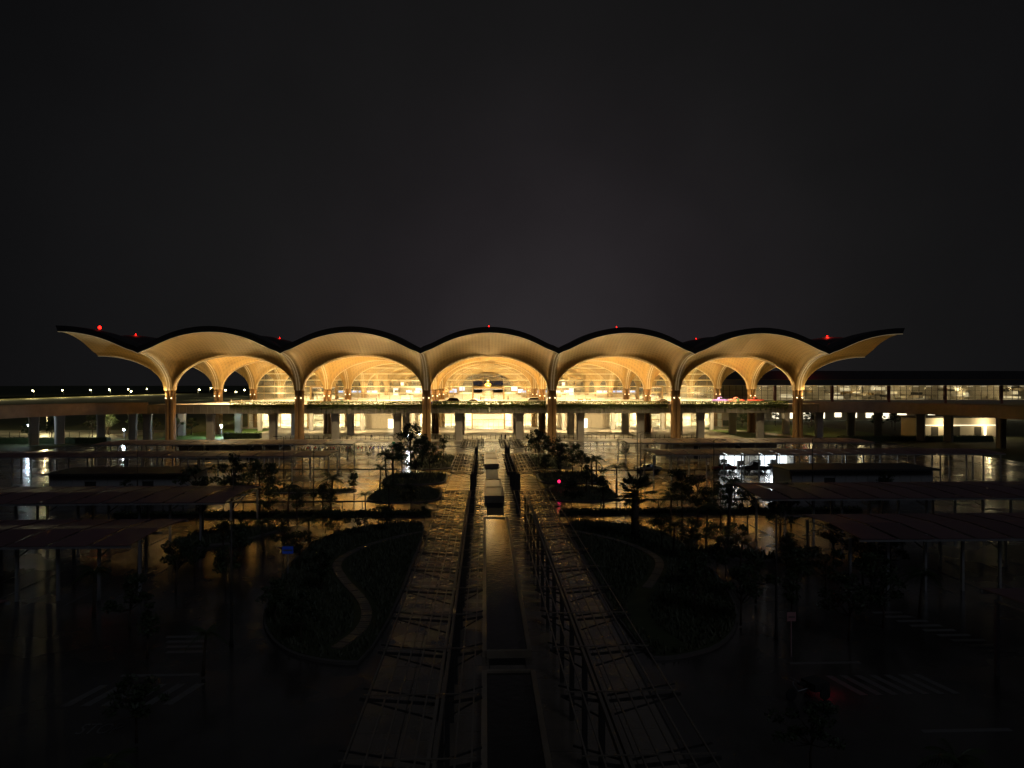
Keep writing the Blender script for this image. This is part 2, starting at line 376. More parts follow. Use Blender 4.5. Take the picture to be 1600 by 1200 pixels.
# ------------------------------------------------------------------ terminal
term = empty('airport_terminal', (AX, 204, 0), 0, 'wide airport terminal with five glowing timber arches and scalloped roof', 'terminal')
def bprof(s):
    K = [(0,0),(.14,.02),(.28,.085),(.42,.20),(.57,.37),(.71,.60),(.85,.845),(.93,.945),(1,1)]
    for (a, p), (b, q) in zip(K, K[1:]):
        if s <= b: return p + (q-p)*(s-a)/(b-a)
    return 1.0
ZS, HE, A0 = 15.0, 9.95, 1.2
def E_(t):
    if t <= A0: return ZS
    return ZS + HE*math.sqrt(max(0, 1-((18-min(t,18))/(18-A0))**2))
def F_(t): return 30.1 - 5.15*bprof((18-min(t,18))/18)
def zsurf(u, v):
    U, V = u/18, v/18
    rdg = max(0, 1-min(u, v)/A0)*0.35*min(1, max(u, v)/4)   # ribs stand a little proud
    return -rdg + ((1-U)*E_(v) + U*F_(v) + (1-V)*E_(u) + V*F_(u) - ((1-U)*(1-V)*ZS + (U*(1-V) + (1-U)*V)*(ZS+HE) + U*V*30.1))
NP = 13
TS = [0, .4, .8] + [A0 + (18-A0)*(1-math.cos(i/NP*PI/2)) for i in range(NP+1)]
def strip_mesh(name, pts, w, h):
    pts = [Vector(p) for p in pts]; vs = []
    for i, p in enumerate(pts):
        d = (pts[min(i+1, len(pts)-1)] - pts[max(i-1, 0)]).normalized()
        a = d.cross(Vector((0,0,1))).normalized()*(w/2); b = a.cross(d).normalized()*(h/2)
        vs += [p-a-b, p+a-b, p+a+b, p-a+b]
    fs = [(i*4+k, i*4+(k+1) % 4, (i+1)*4+(k+1) % 4, (i+1)*4+k) for i in range(len(pts)-1) for k in range(4)]
    e_ = (len(pts)-1)*4
    fs += [(3,2,1,0), (e_,e_+1,e_+2,e_+3)]
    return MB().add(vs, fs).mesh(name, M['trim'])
def vault_meshes(key, sxm, sxp, sym, syp, edges):
    """key, extents in -x +x -y +y, edges = set of open sides that carry a fascia"""
    xs = [-t*sxm/18 for t in reversed(TS[1:])] + [t*sxp/18 for t in TS]
    us = list(reversed(TS[1:])) + TS
    ys = [-t*sym/18 for t in reversed(TS[1:])] + [t*syp/18 for t in TS]
    n = len(xs)
    z = [[zsurf(us[i], us[j]) for i in range(n)] for j in range(n)]
    so_ = MB()
    so_.add([(xs[i], ys[j], z[j][i]) for j in range(n) for i in range(n)],
            [(j*n+i, (j+1)*n+i, (j+1)*n+i+1, j*n+i+1) for j in range(n-1) for i in range(n-1)])
    rf = MB()
    th = 1.5
    zt = lambda i, j: max(z[j][i] + th, 23.5 + th)
    ov = 0.35
    def xx(i): return xs[i] + (-ov if i == 0 and 'xm' in edges else ov if i == n-1 and 'xp' in edges else 0)
    def yy(j): return ys[j] - (ov if j == 0 and 'ym' in edges else 0)
    rf.add([(xx(i), yy(j), zt(i, j)) for j in range(n) for i in range(n)],
           [(j*n+i, j*n+i+1, (j+1)*n+i+1, (j+1)*n+i) for j in range(n-1) for i in range(n-1)])
    if 'ym' in edges:
        rf.add([(xs[i], ys[0], z[0][i]-.02) for i in range(n)] + [(xx(i), yy(0), zt(i,0)) for i in range(n)], [(i, i+1, i+1+n, i+n) for i in range(n-1)])
    for k, i in (('xm', 0), ('xp', n-1)):
        if k in edges:
            rf.add([(xs[i], ys[j], z[j][i]-.02) for j in range(n)] + [(xx(i), yy(j), zt(i,j)) for j in range(n)], [(j, j+1, j+1+n, j+n) for j in range(n-1)])
    out = {'soffit': so_.mesh('soffit_'+key, M['soffit'], True), 'roof': rf.mesh('roof_'+key, M['roof'], True)}
    # trims: ribs along the four axis directions (double strips), arch edges, front edge
    out['rib'] = []; out['arch'] = []
    for a in (-0.34, 0.34):
        for sgn, L in ((-1, sym), (1, syp)):
            pts = [(a, sgn*t*L/18, zsurf(abs(a), t)-.05) for t in TS[3:]]
            out['rib'].append(strip_mesh('rib_trim_'+key, pts, 0.20, 0.16))
    for sgn, L in ((-1, sxm), (1, sxp)):
        pts = [(sgn*t*L/18, 0, zsurf(t, 0)-.03) for t in TS[3:]]
        out['arch'].append(strip_mesh('arch_trim_'+key, pts, 0.28, 0.14))
    if 'ym' in edges:
        out['front'] = strip_mesh('front_edge_trim_'+key, [(xs[i], ys[0]+.06, z[0][i]-.05) for i in range(n)], 0.16, 0.14)
    return out
VM = {}
NR = 9
col_me = MB()
for sx_ in (-1, 1):
    for sy_ in (-1, 1):
        col_me.lathe([(.70, 0), (.66, .4), (.60, 8), (.62, 13), (.66, 16.2)], (sx_*.58, sy_*.58, 0), 14)
col_me = col_me.mesh('column', M['shaft'], True)
ring_me = MB().box(-1.0, 1.0, -1.0, 1.0, 0, .5).mesh('column_base', M['stone'])
up_me = MB().lathe([(.10,0),(.16,.05),(.16,.22),(.12,.26)], n=10).mesh('uplight', [M['ledwarm']])
for j in range(NR):
    for k in range(6):
        key = ('L' if k == 0 else 'R' if k == 5 else 'M') + ('F' if j == 0 else 'I')
        if key not in VM:
            ed = set()
            if j == 0: ed.add('ym')
            if k == 0: ed.add('xm')
            if k == 5: ed.add('xp')
            VM[key] = vault_meshes(key, 20 if k == 0 else 18, 20 if k == 5 else 18, 19 if j == 0 else 18, 18, ed)
        vm = VM[key]
        x, y = (k-2.5)*36, j*36
        so_ = link('vault_soffit', vm['soffit'], term, (x, y, 0))
        link('roof_shell', vm['roof'], so_)
        if j <= 3:
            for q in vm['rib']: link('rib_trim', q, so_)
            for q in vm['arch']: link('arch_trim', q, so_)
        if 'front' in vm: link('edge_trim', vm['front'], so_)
        c = link('column', col_me, term, (x, y, 0))
        if j <= 2:
            for ux, uy in ((-.78,-1.35),(.78,-1.35),(-.78,1.35),(.78,1.35)):
                link('uplight', up_me, c, (ux, uy, 12.6))
        # uplighting
        if j < 6:
            for ux, uy in ((-1.6,-1.6),(1.6,-1.6),(-1.6,1.6),(1.6,1.6)) if 0 < j < 3 else ((-1.6,1.6),(1.6,1.6)) + (((-1.7,-1.7),(-1.7,.4)) if k == 0 else ((1.7,-1.7),(1.7,.4)) if k == 5 else ()) if j == 0 else ((0,-2.0),):
                p_ = 240 if j < 3 else 700
                if k in (0, 5): p_ *= 0.7
                if j == 0 and abs(ux) == 1.7: p_ = 1500
                lamp('column_uplight', term, (x+ux, y+uy, 12.9), p_, WARM, 0.25, 'SPOT', (PI, 0, 0), 150, 0.5)

# red aviation beacons on the roof
def beacon(x, y, z, pw, lab, size=0.4):
    b = empty('aviation_beacon', (x, y, z), 0, lab, 'beacon', 'red aviation beacons')
    MB().lathe([(.08,0),(.08,.5),(.25,.5),(.25,.6)], n=8).build('mast', M['darksteel'], b)
    MB().lathe([(size*.6,.6),(size,.75),(size,1.1),(size*.6,1.3),(.05,1.38)], n=10).build('lamp_lens', M['redlamp'], b, True)
    lamp('beacon_light', b, (0, 0, 1.9), pw, (1.0, 0.03, 0.015), 0.3)
beacon(-104, 196, 31.0, 60, 'bright red beacon on the left roof tip of the terminal', 0.36)
beacon(-106.5, 221, 30.7, 110, 'dim red beacon on the rear crest of the leftmost roof wave', 0.08)
beacon(-63.2, 221.5, 29.8, 70, 'dim red beacon on the roof behind the first and second arch', 0.06)
beacon(AX-0.2, 200, 31.7, 60, 'tiny red beacon on the crest of the central arch', 0.12)
beacon(AX+36, 200, 31.7, 40, 'tiny red beacon on the roof crest right of the central arch', 0.08)
beacon(66.6, 221.5, 29.8, 60, 'dim red beacon on the roof behind the fourth and fifth arch', 0.06)
beacon(108.5, 221, 30.7, 520, 'red beacon on the rear crest of the rightmost roof wave', 0.12)

# ---- main floor of the hall
MB().box(-91, 91, 72.2, 310, 9.7, 10.7).build('hall_floor', M['hallfloor'], term)

# ---- glazed arches of the hall front (and its rear end)
def arch_top(x):      # x from bay centre
    return E_(18-abs(x)) - 0.05
LV = [10.72, 13.2, 15.7, 18.2, 20.6, 22.9, 25.0]
def facade(y, name, full=True):
    for k in range(5):
        xc = (k-2)*36
        fb = empty(name, (xc, y, 0), parent=term)
        tr = MB(); mu = MB()
        for zl in LV[1:-1]:
            # half width at this level
            lo, hi = 0.0, 16.8
            for _ in range(30):
                md = (lo+hi)/2
                if arch_top(md) > zl: lo = md
                else: hi = md
            link('transom', MB().box(-lo, lo, -.16, .16, zl-.14, zl+.14).mesh('transom', M['paleframe']), fb)
        for i in range(10):
            xm = -18+4*i
            if abs(xm) < 16.7:
                link('mullion', MB().box(xm-.06, xm+.06, -.10, .10, 10.7, arch_top(xm)).mesh('mullion', M['bronze']), fb)
        if not full: continue
        for i in range(9):
            xa, xb = max(-16.7, -18+4*i+.06), min(16.7, -14+4*i-.06)
            for za, zb in zip(LV, LV[1:]):
                S = 5; top = []
                for q in range(S+1):
                    xq = xa + (xb-xa)*q/S; zq = min(zb-.13, arch_top(xq)); top.append((xq, zq))
                top = [(a, b) for a, b in top if b > za+.15]
                if len(top) < 2: continue
                if k == 2 and abs((xa+xb)/2) < 6 and za < 16: continue   # entrance portal
                poly = [(top[0][0], 0, za+.13), (top[-1][0], 0, za+.13)] + [(a, 0, b) for a, b in reversed(top)]
                MB().add([(a, -.02, c_) for a, b, c_ in poly], [tuple(range(len(poly)))]).build('pane', M['veiled'], fb)
facade(72, 'glazed_arch')
facade(306, 'rear_glazed_arch', False)
for k in range(5):
    for dx in (-8, 8): lamp('facade_fill_lamp', term, ((k-2)*36+dx, 68.5, 11.0), 5000 if 0 < k < 4 else 3600, HALL, 0.4, 'SPOT', (R(180-25), 0, 0), 110, 0.8)  # unseen spots added to brighten the transoms from below

# ---- entrance portals: upper centre, upper side ones, lower ones
def portal(x, y, z0, w, h, d, bright=True):
    p = empty('entrance_portal', (x, y, z0), parent=term)
    MB().box(-w/2-.5, -w/2, -d/2, d/2, 0, h).build('portal_jamb', M['bronze'], p)
    MB().box(w/2, w/2+.5, -d/2, d/2, 0, h).build('portal_jamb', M['bronze'], p)
    MB().box(-w/2-.5, w/2+.5, -d/2-.05, d/2+.05, h, h+.7).build('portal_lintel', M['bronze'], p)
    MB().box(-w/2, w/2, -d/2+.4, -d/2+.5, h*.60, h*.60+.22).build('door_transom', M['bronze'], p)
    nd = max(2, int(w/1.9))
    for i in range(nd):
        xa = -w/2 + w*i/nd
        MB().box(xa+.05, xa+w/nd-.05, -d/2+.42, -d/2+.45, .05, h*.6).build('door_leaf', M['glass'], p)
        if i: MB().box(xa-.04, xa+.04, -d/2+.40, -d/2+.48, 0, h*.6).build('door_stile', M['bronze'], p)
    MB().box(-w/2, w/2, -d/2+.42, -d/2+.45, h*.6+.22, h).build('fanlight', M['glass'], p)
    MB().box(-w/2+.3, w/2-.3, -d/2+.6, d/2-.2, h-.12, h-.04).build('ceiling_light', M['lightpanel'], p)
    return p
portal(0, 71, 10.7, 11.4, 4.1, 5)
for sx_ in (-1, 1): portal(sx_*63, 71.5, 10.7, 9.0, 4.6, 4)

# ---- lower hall behind the elevated road
low = MB().box(-94, 94, 105, 105.4, 0, 9.7).build('lower_back_wall', M['innerwall'], term)
MB().box(-94, 94, 65.6, 105, 0.0, 0.16).build('lower_floor', M['hallfloor'], term)
for sx_ in (-1, 1): MB().box(sx_*90-.2, sx_*90+.2, 66, 105, 0, 9.7).build('lower_side_wall', M['innerwall'], term)
lw = empty('lower_glazing', (0, 66, 0), parent=term)
for i in range(46):
    x = -90 + i*4
    if abs(x) < 6.0: continue
    MB().box(x-.09, x+.09, -.12, .12, .1, 8.0).build('mullion', M['bronze'], lw)
for zl in (2.9, 5.5):
    for a, b in ((-90, -6.2), (6.2, 90)): MB().box(a, b, -.1, .1, zl-.07, zl+.07).build('transom', M['bronze'], lw)
pan_me = MB().box(-1.9, 1.9, -.02, .02, 0, 2.5).mesh('lower_pane', M['glass'])
for i in range(45):
    x = -88 + i*4
    if abs(x) < 7 or 26 < abs(x) < 46: continue
    for zl in (.2, 2.98, 5.58): link('pane', pan_me, lw, (x, 0, zl))
# solid beige pavilions with one bright door, in the second and fourth bay
for sx_ in (-1, 1):
    pv = empty('lower_pavilion', (sx_*36, 63.5, 0), parent=term)
    for a, b in ((-10, -1.6), (1.6, 10)):
        n_ = 6
        for q in range(n_):
            xa = a + (b-a)*q/n_
            MB().box(xa+.03, xa+(b-a)/n_-.03, -.5, .5, .13, 5.0).build('wall_panel', M['beige'], pv)
    MB().box(-1.6, 1.6, -.5, .5, 3.6, 5.0).build('wall_panel', M['beige'], pv)
    MB().box(-10.3, 10.3, -1.6, 2.4, 5.0, 5.5).build('roof_slab', M['beige'], pv)
    MB().box(-1.5, 1.5, .3, .4, .13, 3.55).build('door_light', M['lightpanel'], pv)
    for q in range(5): MB().box(-9+q*4, -6.5+q*4, 6, 6.1, 5.9, 7.6).build('shop_sign', M['lightpanel'], pv)
portal(0, 62, .13, 11.5, 5.4, 7)
for sx_ in (-1, 1):
    portal(sx_*63, 64, .13, 7.5, 5.2, 4)
# light panels on the lower hall ceiling and inner partitions
for i in range(12):
    for q in range(2):
        MB().box(-86+i*15, -78+i*15, 74+q*16, 78+q*16, 9.2, 9.3).build('ceiling_light', M['lightpanel'], term)
for i in range(10):
    x = -81+i*18
    MB().box(x-3, x+3, 88, 88.4, .1, rs.uniform(3, 6)).build('partition', M['innerwall'], term)
for k in range(5):
    for dx in (-12, 0, 12):
        lamp('lower_hall_light', term, ((k-2)*36+dx, 84, 8.9), 22000, HALL, 0.5, 'SPOT', (R(28), 0, 0), 150, 0.6)
    for dx in (-9, 9):
        lamp('undercroft_light', term, ((k-2)*36+dx, 40, 7.6), 12000 if 0 < k < 4 else 7500, WHITE, 0.5, 'SPOT', (R(50), 0, 0), 140, 0.6)
    lamp('undercroft_light', term, ((k-2)*36, 16, 7.6), 4200 if 0 < k < 4 else 2600, WHITE, 0.5, 'SPOT', (0, 0, 0), 140, 0.6)
lamp('portal_light', term, (0, 63.5, 5.0), 12000, WHITE, 0.5, 'SPOT', (0, 0, 0), 130, 0.6)
lamp('portal_light', term, (0, 71.5, 14.6), 7000, WHITE, 0.5, 'SPOT', (0, 0, 0), 130, 0.6)

# ---- hall lights, and lamps added over the porch
for k in range(5):
    for j in range(2, 7):
        lamp('hall_downlight', term, ((k-2)*36, j*36+18, 24.5), 62000, HALL, 0.8, 'SPOT', (0, 0, 0), 150, 0.8)
    for j in range(2):
        pw = (110000 if 0 < k < 4 else 96000)*(1.2 if j == 0 else 0.5)
        if j == 0: lamp('overhang_fill_lamp', term, ((k-2)*36, -9, 26.5), 24000 if 0 < k < 4 else 15000, WHITE, 0.8, 'SPOT', (R(-14), 0, 0), 130, 0.8)  # unseen spot added to light the fascia, column fronts and drive
        lamp('porch_fill_lamp', term, ((k-2)*36, j*36+18, 25.5), pw, WHITE, 0.8, 'SPOT', (0, 0, 0), 130, 0.8)  # unseen spot added so the bright deck bounces light onto the soffits

# ---- inside the hall: galleries, counters, displays, statue
for k, xc in ((1, -36), (3, 36)):
    g = empty('gallery', (xc, 176, 0), parent=term)
    for q, z in enumerate((14.6, 18.2)):
        MB().box(-15, 15, -2, 14, z, z+.5).build('gallery_slab', M['innerwall'], g)
        MB().box(-15, 15, -2.05, -1.95, z+.5, z+1.5).build('balustrade', M['glass'], g)
    for q in range(8):
        x = -15+q*4
        MB().box(x, x+rs.uniform(2, 3.4), 8, 8.3, 10.7, 14.4).build('shop_front', M['lightpanel'] if q % 3 == 0 else M['beige'], g)
        MB().box(x, x+rs.uniform(1.5, 3.4), 8, 8.3, 15.2, 17.6).build('shop_front', M['lightpanel'] if q % 4 == 1 else M['beige'], g)
    for q in range(5):
        MB().box(-13+q*6, -10+q*6, -2.3, -2.2, 12.2, 13.4).build('display_screen', M['screenblue'] if q % 2 else M['darkframe'], g)
gord = ['leftmost', 'second from left', 'second from right', 'rightmost']
for n_, xc in enumerate((-58, -24, 24, 58)):
    ci = empty('check_in_island', (AX+xc, 318, 10.7), 0, 'long check-in island with lit display fascia inside the hall, %s of four' % gord[n_], 'counter', 'check-in islands')
    MB().box(-9, 9, -1.2, 1.2, 0, 1.1).build('counter', M['beige'], ci)
    MB().box(-9, 9, .8, 1.1, 1.1, 3.2).build('back_panel', M['innerwall'], ci)
    for q in range(6): MB().box(-8.7+q*3, -6.4+q*3, .68, .78, 2.2, 3.0).build('display_screen', M['screenblue'], ci)
for n_, (x, z, w) in enumerate(((-12, 13.6, 2.6), (12.6, 13.6, 2.6), (-15.5, 12.6, 2.0), (15.5, 12.4, 2.2))):
    MB().box(x-w/2, x+w/2, 130, 130.3, z, z+1.8).build('hanging_display', M['screenblue'] if n_ % 2 == 0 else M['shopwhite'], term)

def statue():
    s = empty('seated_statue', (AX, 300, 10.7), 0, 'golden seated statue on a pedestal behind the central entrance', 'statue')
    MB().lathe([(3.0,0),(3.0,.6),(2.5,.8),(2.3,3.9),(2.7,4.1),(2.7,4.45)], n=16).build('pedestal', M['stone'], s)
    prof = [(3.7,4.8),(3.9,5.2),(3.8,5.8),(3.0,6.3),(2.1,6.8),(1.75,7.6),(1.9,8.6),(2.0,9.4),(1.5,10.0),(.65,10.3),(.6,10.6),(.95,11.0),(1.05,11.6),(.95,12.2),(.6,12.7),(.4,13.0),(.3,13.5),(.05,14.1)]
    b = MB(); b.lathe(prof, n=20)
    for sg in (-1, 1):
        b.tube([(sg*1.9,0,9.4),(sg*2.35,-.3,8.3),(sg*2.2,-1.1,7.1),(sg*.7,-2.0,6.6)], [.5,.5,.42,.35], 8)
        b.tube([(sg*1.2,.0,6.0),(sg*3.4,-.9,5.6),(sg*2.0,-2.3,5.5),(-sg*.6,-2.6,5.6)], [.9,.8,.6,.4], 8)
    fg = b.build('figure', M['gold'], s, True); fg.scale = (.50, .50, .38); fg.location = (0, 0, 4.45-4.8*.38)
statue()

# ------------------------------------------------------------------ elevated road
road = empty('elevated_road', (0, 0, 0), 0, 'concrete elevated road on flared piers crossing before the terminal arches', 'elevated road')
MB().box(AX-91, AX+91, 208.0, 276.1, 9.9, 10.69).build('deck_slab', M['deck'], road)
for s_ in (-1, 1): MB().box(*sorted((AX+s_*91.01, AX+s_*98)), 208.0, 221, 9.9, 10.68).build('deck_slab', M['deck'], road)
MB().box(AX-97, AX+97, 276.1, 276.2, 8.0, 9.9).build('rear_beam', M['fascia'], road)
seg = 14
for i in range(seg):
    x0 = AX-98+196*i/seg
    MB().box(x0+.02, x0+196/seg-.02, 207.2, 208.0, 8.15, 10.75).build('fascia_panel', M['fascia'], road)
    for q in range(7):
        if i*7+q < 98: MB().box(x0+1+q*2, x0+1.14+q*2, 207.13, 207.2, 8.2, 10.2).build('fascia_rib', M['concrete'], road)
MB().box(AX-98, AX+98, 207.35, 207.42, 11.65, 11.72).build('railing', M['steel'], road)
def pier(x, y, zt=9.9, rz=0, w=2.2, d=1.6):
    m = MB()
    prof = [(0.13, 1.0), (5.0, 1.0), (7.2, 1.06), (9.0, 1.32), (zt, 1.38)]
    vs = []
    for z, s_ in prof:
        a, b = w/2*s_, d/2; c = .28
        vs += [(-a+c,-b,z),(a-c,-b,z),(a,-b+c,z),(a,b-c,z),(a-c,b,z),(-a+c,b,z),(-a,b-c,z),(-a,-b+c,z)]
    fs = [(i*8+k, i*8+(k+1) % 8, (i+1)*8+(k+1) % 8, (i+1)*8+k) for i in range(len(prof)-1) for k in range(8)]
    m.add(vs, fs); return m.build('pier', M['concrete'], road, loc=(x, y, 0), rz=rz)
for i in range(-5, 6):
    for s_ in ((1,) if i >= 0 else ()):
        pass
for i in range(6):
    for s_ in (-1, 1):
        x = AX+s_*(9+18*i)
        if i < 6: pier(x, 209.6, 8.6)
        pier(x, 233.0, 9.9)
        if i < 5: pier(x, 255.0, 9.9, w=1.5, d=1.2)
def ramp(path, width, side):
    """sweep a road section along path (inner edge); width to the outer side"""
    pts = [Vector((x, y, 0)) for x, y in path]
    # refine
    fine = []
    for i in range(len(pts)-1):
        p0 = pts[max(0, i-1)]; p1 = pts[i]; p2 = pts[i+1]; p3 = pts[min(len(pts)-1, i+2)]
        for q in range(6):
            t = q/6
            fine.append(0.5*((2*p1) + (-p0+p2)*t + (2*p0-5*p1+4*p2-p3)*t*t + (-p0+3*p1-3*p2+p3)*t**3))
    fine.append(pts[-1])
    sec = [(0, 8.2), (0, 11.1), (.35, 11.1), (.35, 10.5), (width-.35, 10.5), (width-.35, 11.1), (width, 11.1), (width, 9.0), (width-3, 8.2)]
    m = MB(); vs = []; n = len(sec)
    for i, p in enumerate(fine):
        d = (fine[min(i+1, len(fine)-1)] - fine[max(i-1, 0)]).normalized()
        nrm = Vector((-d.y, d.x, 0))*side
        for o_, z in sec: vs.append((p.x+nrm.x*o_, p.y+nrm.y*o_, z))
    fs = []
    for i in range(len(fine)-1):
        for k in range(n):
            f = (i*n+k, i*n+(k+1) % n, (i+1)*n+(k+1) % n, (i+1)*n+k); fs.append(f)
    m.add(vs, fs); m.build('ramp_deck', M['rampc'], road)
    return fine
rampR = ramp([(AX+98, 207.2), (114, 204), (123, 195), (126.5, 182), (128, 166), (129, 148), (130, 120), (131, 95)], 13, 1)
rampL = ramp([(AX-98, 207.2), (-108, 201.5), (-114.5, 191), (-117.5, 178), (-119, 160), (-120, 140), (-121, 110)], 13, -1)
for x, y, rz in ((112, 213, -.3), (119, 210.5, -.5), (127.5, 203, -.8), (132.5, 198, -.9), (133, 178, 1.5), (139, 176, 1.5), (136, 150, 1.5)): pier(x, y, 8.3, rz)
for x, y, rz in ((-103, 212, .3), (-110, 208, .5), (-117.5, 201, .9), (-122, 197, .9), (-124, 172, 1.5), (-128, 180, 1.5), (-131, 160, 1.5)): pier(x, y, 8.3, rz)

# hanging plants along the planter of the elevated road, one plant mass per bay of the road
def hanging(x0, x1, n, seed, dense=1.0):
    r_ = random.Random(seed); m = MB()
    for _ in range(n):
        x = r_.uniform(x0, x1); hang = r_.random() < .33
        z = 10.9 + r_.uniform(-.35, .75) if not hang else 10.7 - abs(r_.gauss(0, 1.0))*(.5+.5*math.sin(x*2.1)**2)
        y = 207.15 + r_.uniform(-.35, .4) if not hang else 207.1 - r_.uniform(0, .15)
        s_ = r_.uniform(.10, .26); a = r_.uniform(0, 2*PI); t = r_.uniform(-1.1, 1.1)
        d = Vector((math.cos(a)*math.cos(t), math.sin(a)*math.cos(t), math.sin(t)))*s_; w = Vector((-math.sin(a), math.cos(a), .3))*s_*.5
        p = Vector((x, y, z)); m.add([p-d, p+w, p+d, p-w], [(0,1,2,3)])
    return m
blab = ['leftmost', 'second', 'central', 'fourth', 'rightmost']
for k in range(5):
    x0 = AX+(k-2.5)*36+1.4; x1 = x0+33.2
    h = hanging(x0 if k else x0+14, x1, 8000 if k else 4000, 40+k).build('hanging_plants', M['leaf2'])
    tag(h, 'trailing green plants along the road parapet beneath the %s arch' % blab[k], 'plants', 'planters on the elevated road')

# ------------------------------------------------------------------ railing in front of the forecourt
fen = empty('forecourt_fence', (0, 212.6, 0.13), 0, 'low dark post fence running along the forecourt edge', 'fence')
pm = MB().cyl((0,0,0), (0,0,1.25), .07, .06, 6).mesh('fence_post', M['darksteel'])
for i in range(92): link('post', pm, fen, (AX-63+i*1.38, 0, 0))
for z in (.35,): MB().box(AX-63, AX+63, -.03, .03, z, z+.09).build('rail', M['darksteel'], fen)
kb = MB().box(AX-70, AX-8, 190.0, 190.5, 0, .14).build('drive_kerb', M['kerb']); tag(kb, kind='structure', label='kerb of the drive left of the crossing')
kb = MB().box(AX+8, AX+70, 190.0, 190.5, 0, .14).build('drive_kerb', M['kerb']); tag(kb, kind='structure', label='kerb of the drive right of the crossing')
bm_ = MB().lathe([(.12,0),(.12,.95),(.06,1.05)], n=8).mesh('bollard', M['kerb'])
for i in range(30):
    b = link('bollard', bm_, None, (AX+20+i*1.75, 189.6, 0)); tag(b, 'pale bollard along the drive kerb, %s from the crossing' % ordinal(i), 'bollard', 'bollards along the drive')

# ------------------------------------------------------------------ east wing (long concourse)
wing = empty('concourse_wing', (0, 320, 0), 0, 'long concourse wing with a lit window band and dark hipped roof', 'concourse')
MB().add([(92,-6,16.2),(420,-6,16.2),(420,-5.6,18.6),(92,-5.6,18.6)], [(0,1,2,3)]).build('eave_fascia', M['roof'], wing)
MB().add([(92,-5.6,18.6),(420,-5.6,18.6),(420,8,22.9),(92,8,22.9),(92,30,22.9),(420,30,22.9)], [(0,1,2,3),(3,2,5,4)]).build('roof', M['roof'], wing)
MB().box(92, 420, -5.75, -5.62, 18.55, 18.75).build('roof_gutter', M['bronze'], wing)
MB().box(92, 420, -6, 25, 16.0, 16.2).build('soffit', M['innerwall'], wing)
MB().box(92, 420, -1, 26, 8.9, 9.4).build('floor', M['hallfloor'], wing)
MB().box(92, 420, 15, 15.4, 9.4, 16).build('back_wall', M['innerwall'], wing)
MB().box(92, 420, -1.2, 0.6, 7.6, 9.4).build('floor_band', M['beige'], wing)
mull = MB().box(-.09, .09, -.1, .1, 9.4, 16.0).mesh('wing_mullion', M['darkframe'])
wpane = MB().box(-1.38, 1.38, -.02, .02, 0, 6.4).mesh('wing_pane', M['glass'])
wcol = MB().box(-.6, .6, -1.3, -.3, 7.6, 16.1).mesh('wing_column', mat('rust_column', (.28,.10,.08), .6))
for i in range(56):
    x = 94+i*2.95
    if x > 262: break
    link('mullion', mull, wing, (x, 0, 0))
    if 104 < x < 118: MB().box(x, x+2.95, .1, .3, 9.4, 16.0).build('wall_panel', M['beige'], wing)
    else: link('pane', wpane, wing, (x+1.47, 0, 9.5))
    if i % 9 == 4: link('column', wcol, wing, (x, 0, 0))
for zl in (11.6, 13.8): MB().box(92, 262, -.08, .08, zl-.06, zl+.06).build('transom', M['darkframe'], wing)
rw = random.Random(12)
for i in range(60):
    x = 95+rw.uniform(0, 165); z = 9.4+rw.uniform(0, 4.5)
    MB().box(x, x+rw.uniform(1, 3.5), 5+rw.uniform(0, 8), 14.5, z, z+rw.uniform(.6, 1.6)).build('inner_fixture', rw.choice([M['beige'], M['darkframe'], M['dimlight'], M['innerwall'], M['bronze'], M['dimlight'], M['beige'], M['innerwall']] + ([M['screenblue']] if i % 7 == 0 else [])), wing)
for i in range(26):
    x = 96+i*6.5; MB().box(x, x+2.6, 4, 4.6, 15.6, 15.7).build('ceiling_light', M['lightpanel'], wing)
for i in range(7): lamp('wing_light', wing, (104+i*24, 6, 14.6), 900, WHITE, .8)
# lower storey of the wing
MB().box(92, 420, 4, 4.4, -.05, 7.6).build('lower_wall', M['beige'], wing)
for i in range(22):
    x = 96+i*7.4
    if rw.random() < .6: MB().box(x, x+rw.uniform(2, 5), 3.8, 3.99, .4+rw.uniform(0, 1), 3.4).build('lower_window', M['lightpanel'], wing)
beacon(AX+142, 318, 18.9+4.0, 700, 'red beacon on the roof of the concourse wing', 0.45)
beacon(AX+92, 330, 22.9, 150, 'small red beacon on the concourse roof seen through the last arch', 0.3)

# low service building with lit wall under the ramp
sv = empty('service_building', (150, 219, 0), 0, 'low flat service building with lit pale wall beneath the right ramp', 'building')
MB().box(-14, 14, 0, 8, -.05, 6.0).build('wall', M['innerwall'], sv)
MB().box(-15, 15, -1.5, 9, 6.0, 6.5).build('roof', M['roof'], sv)
MB().box(-14, 14, -.15, -.02, 3.6, 3.72).build('wall_band', M['lightpanel'], sv)
for q in (-9, -2, 5): MB().box(q, q+2.2, -.10, -.02, 0.2, 3.2).build('door', M['darkframe'], sv)
MB().box(8, 8.7, -.20, -.1, .3, 3.4).build('light_column', M['lightpanel'], sv)
lamp('wall_light', sv, (-6, -2.5, 4.6), 900, WHITE, .3); lamp('wall_light', sv, (8, -2.5, 4.6), 900, WHITE, .3)

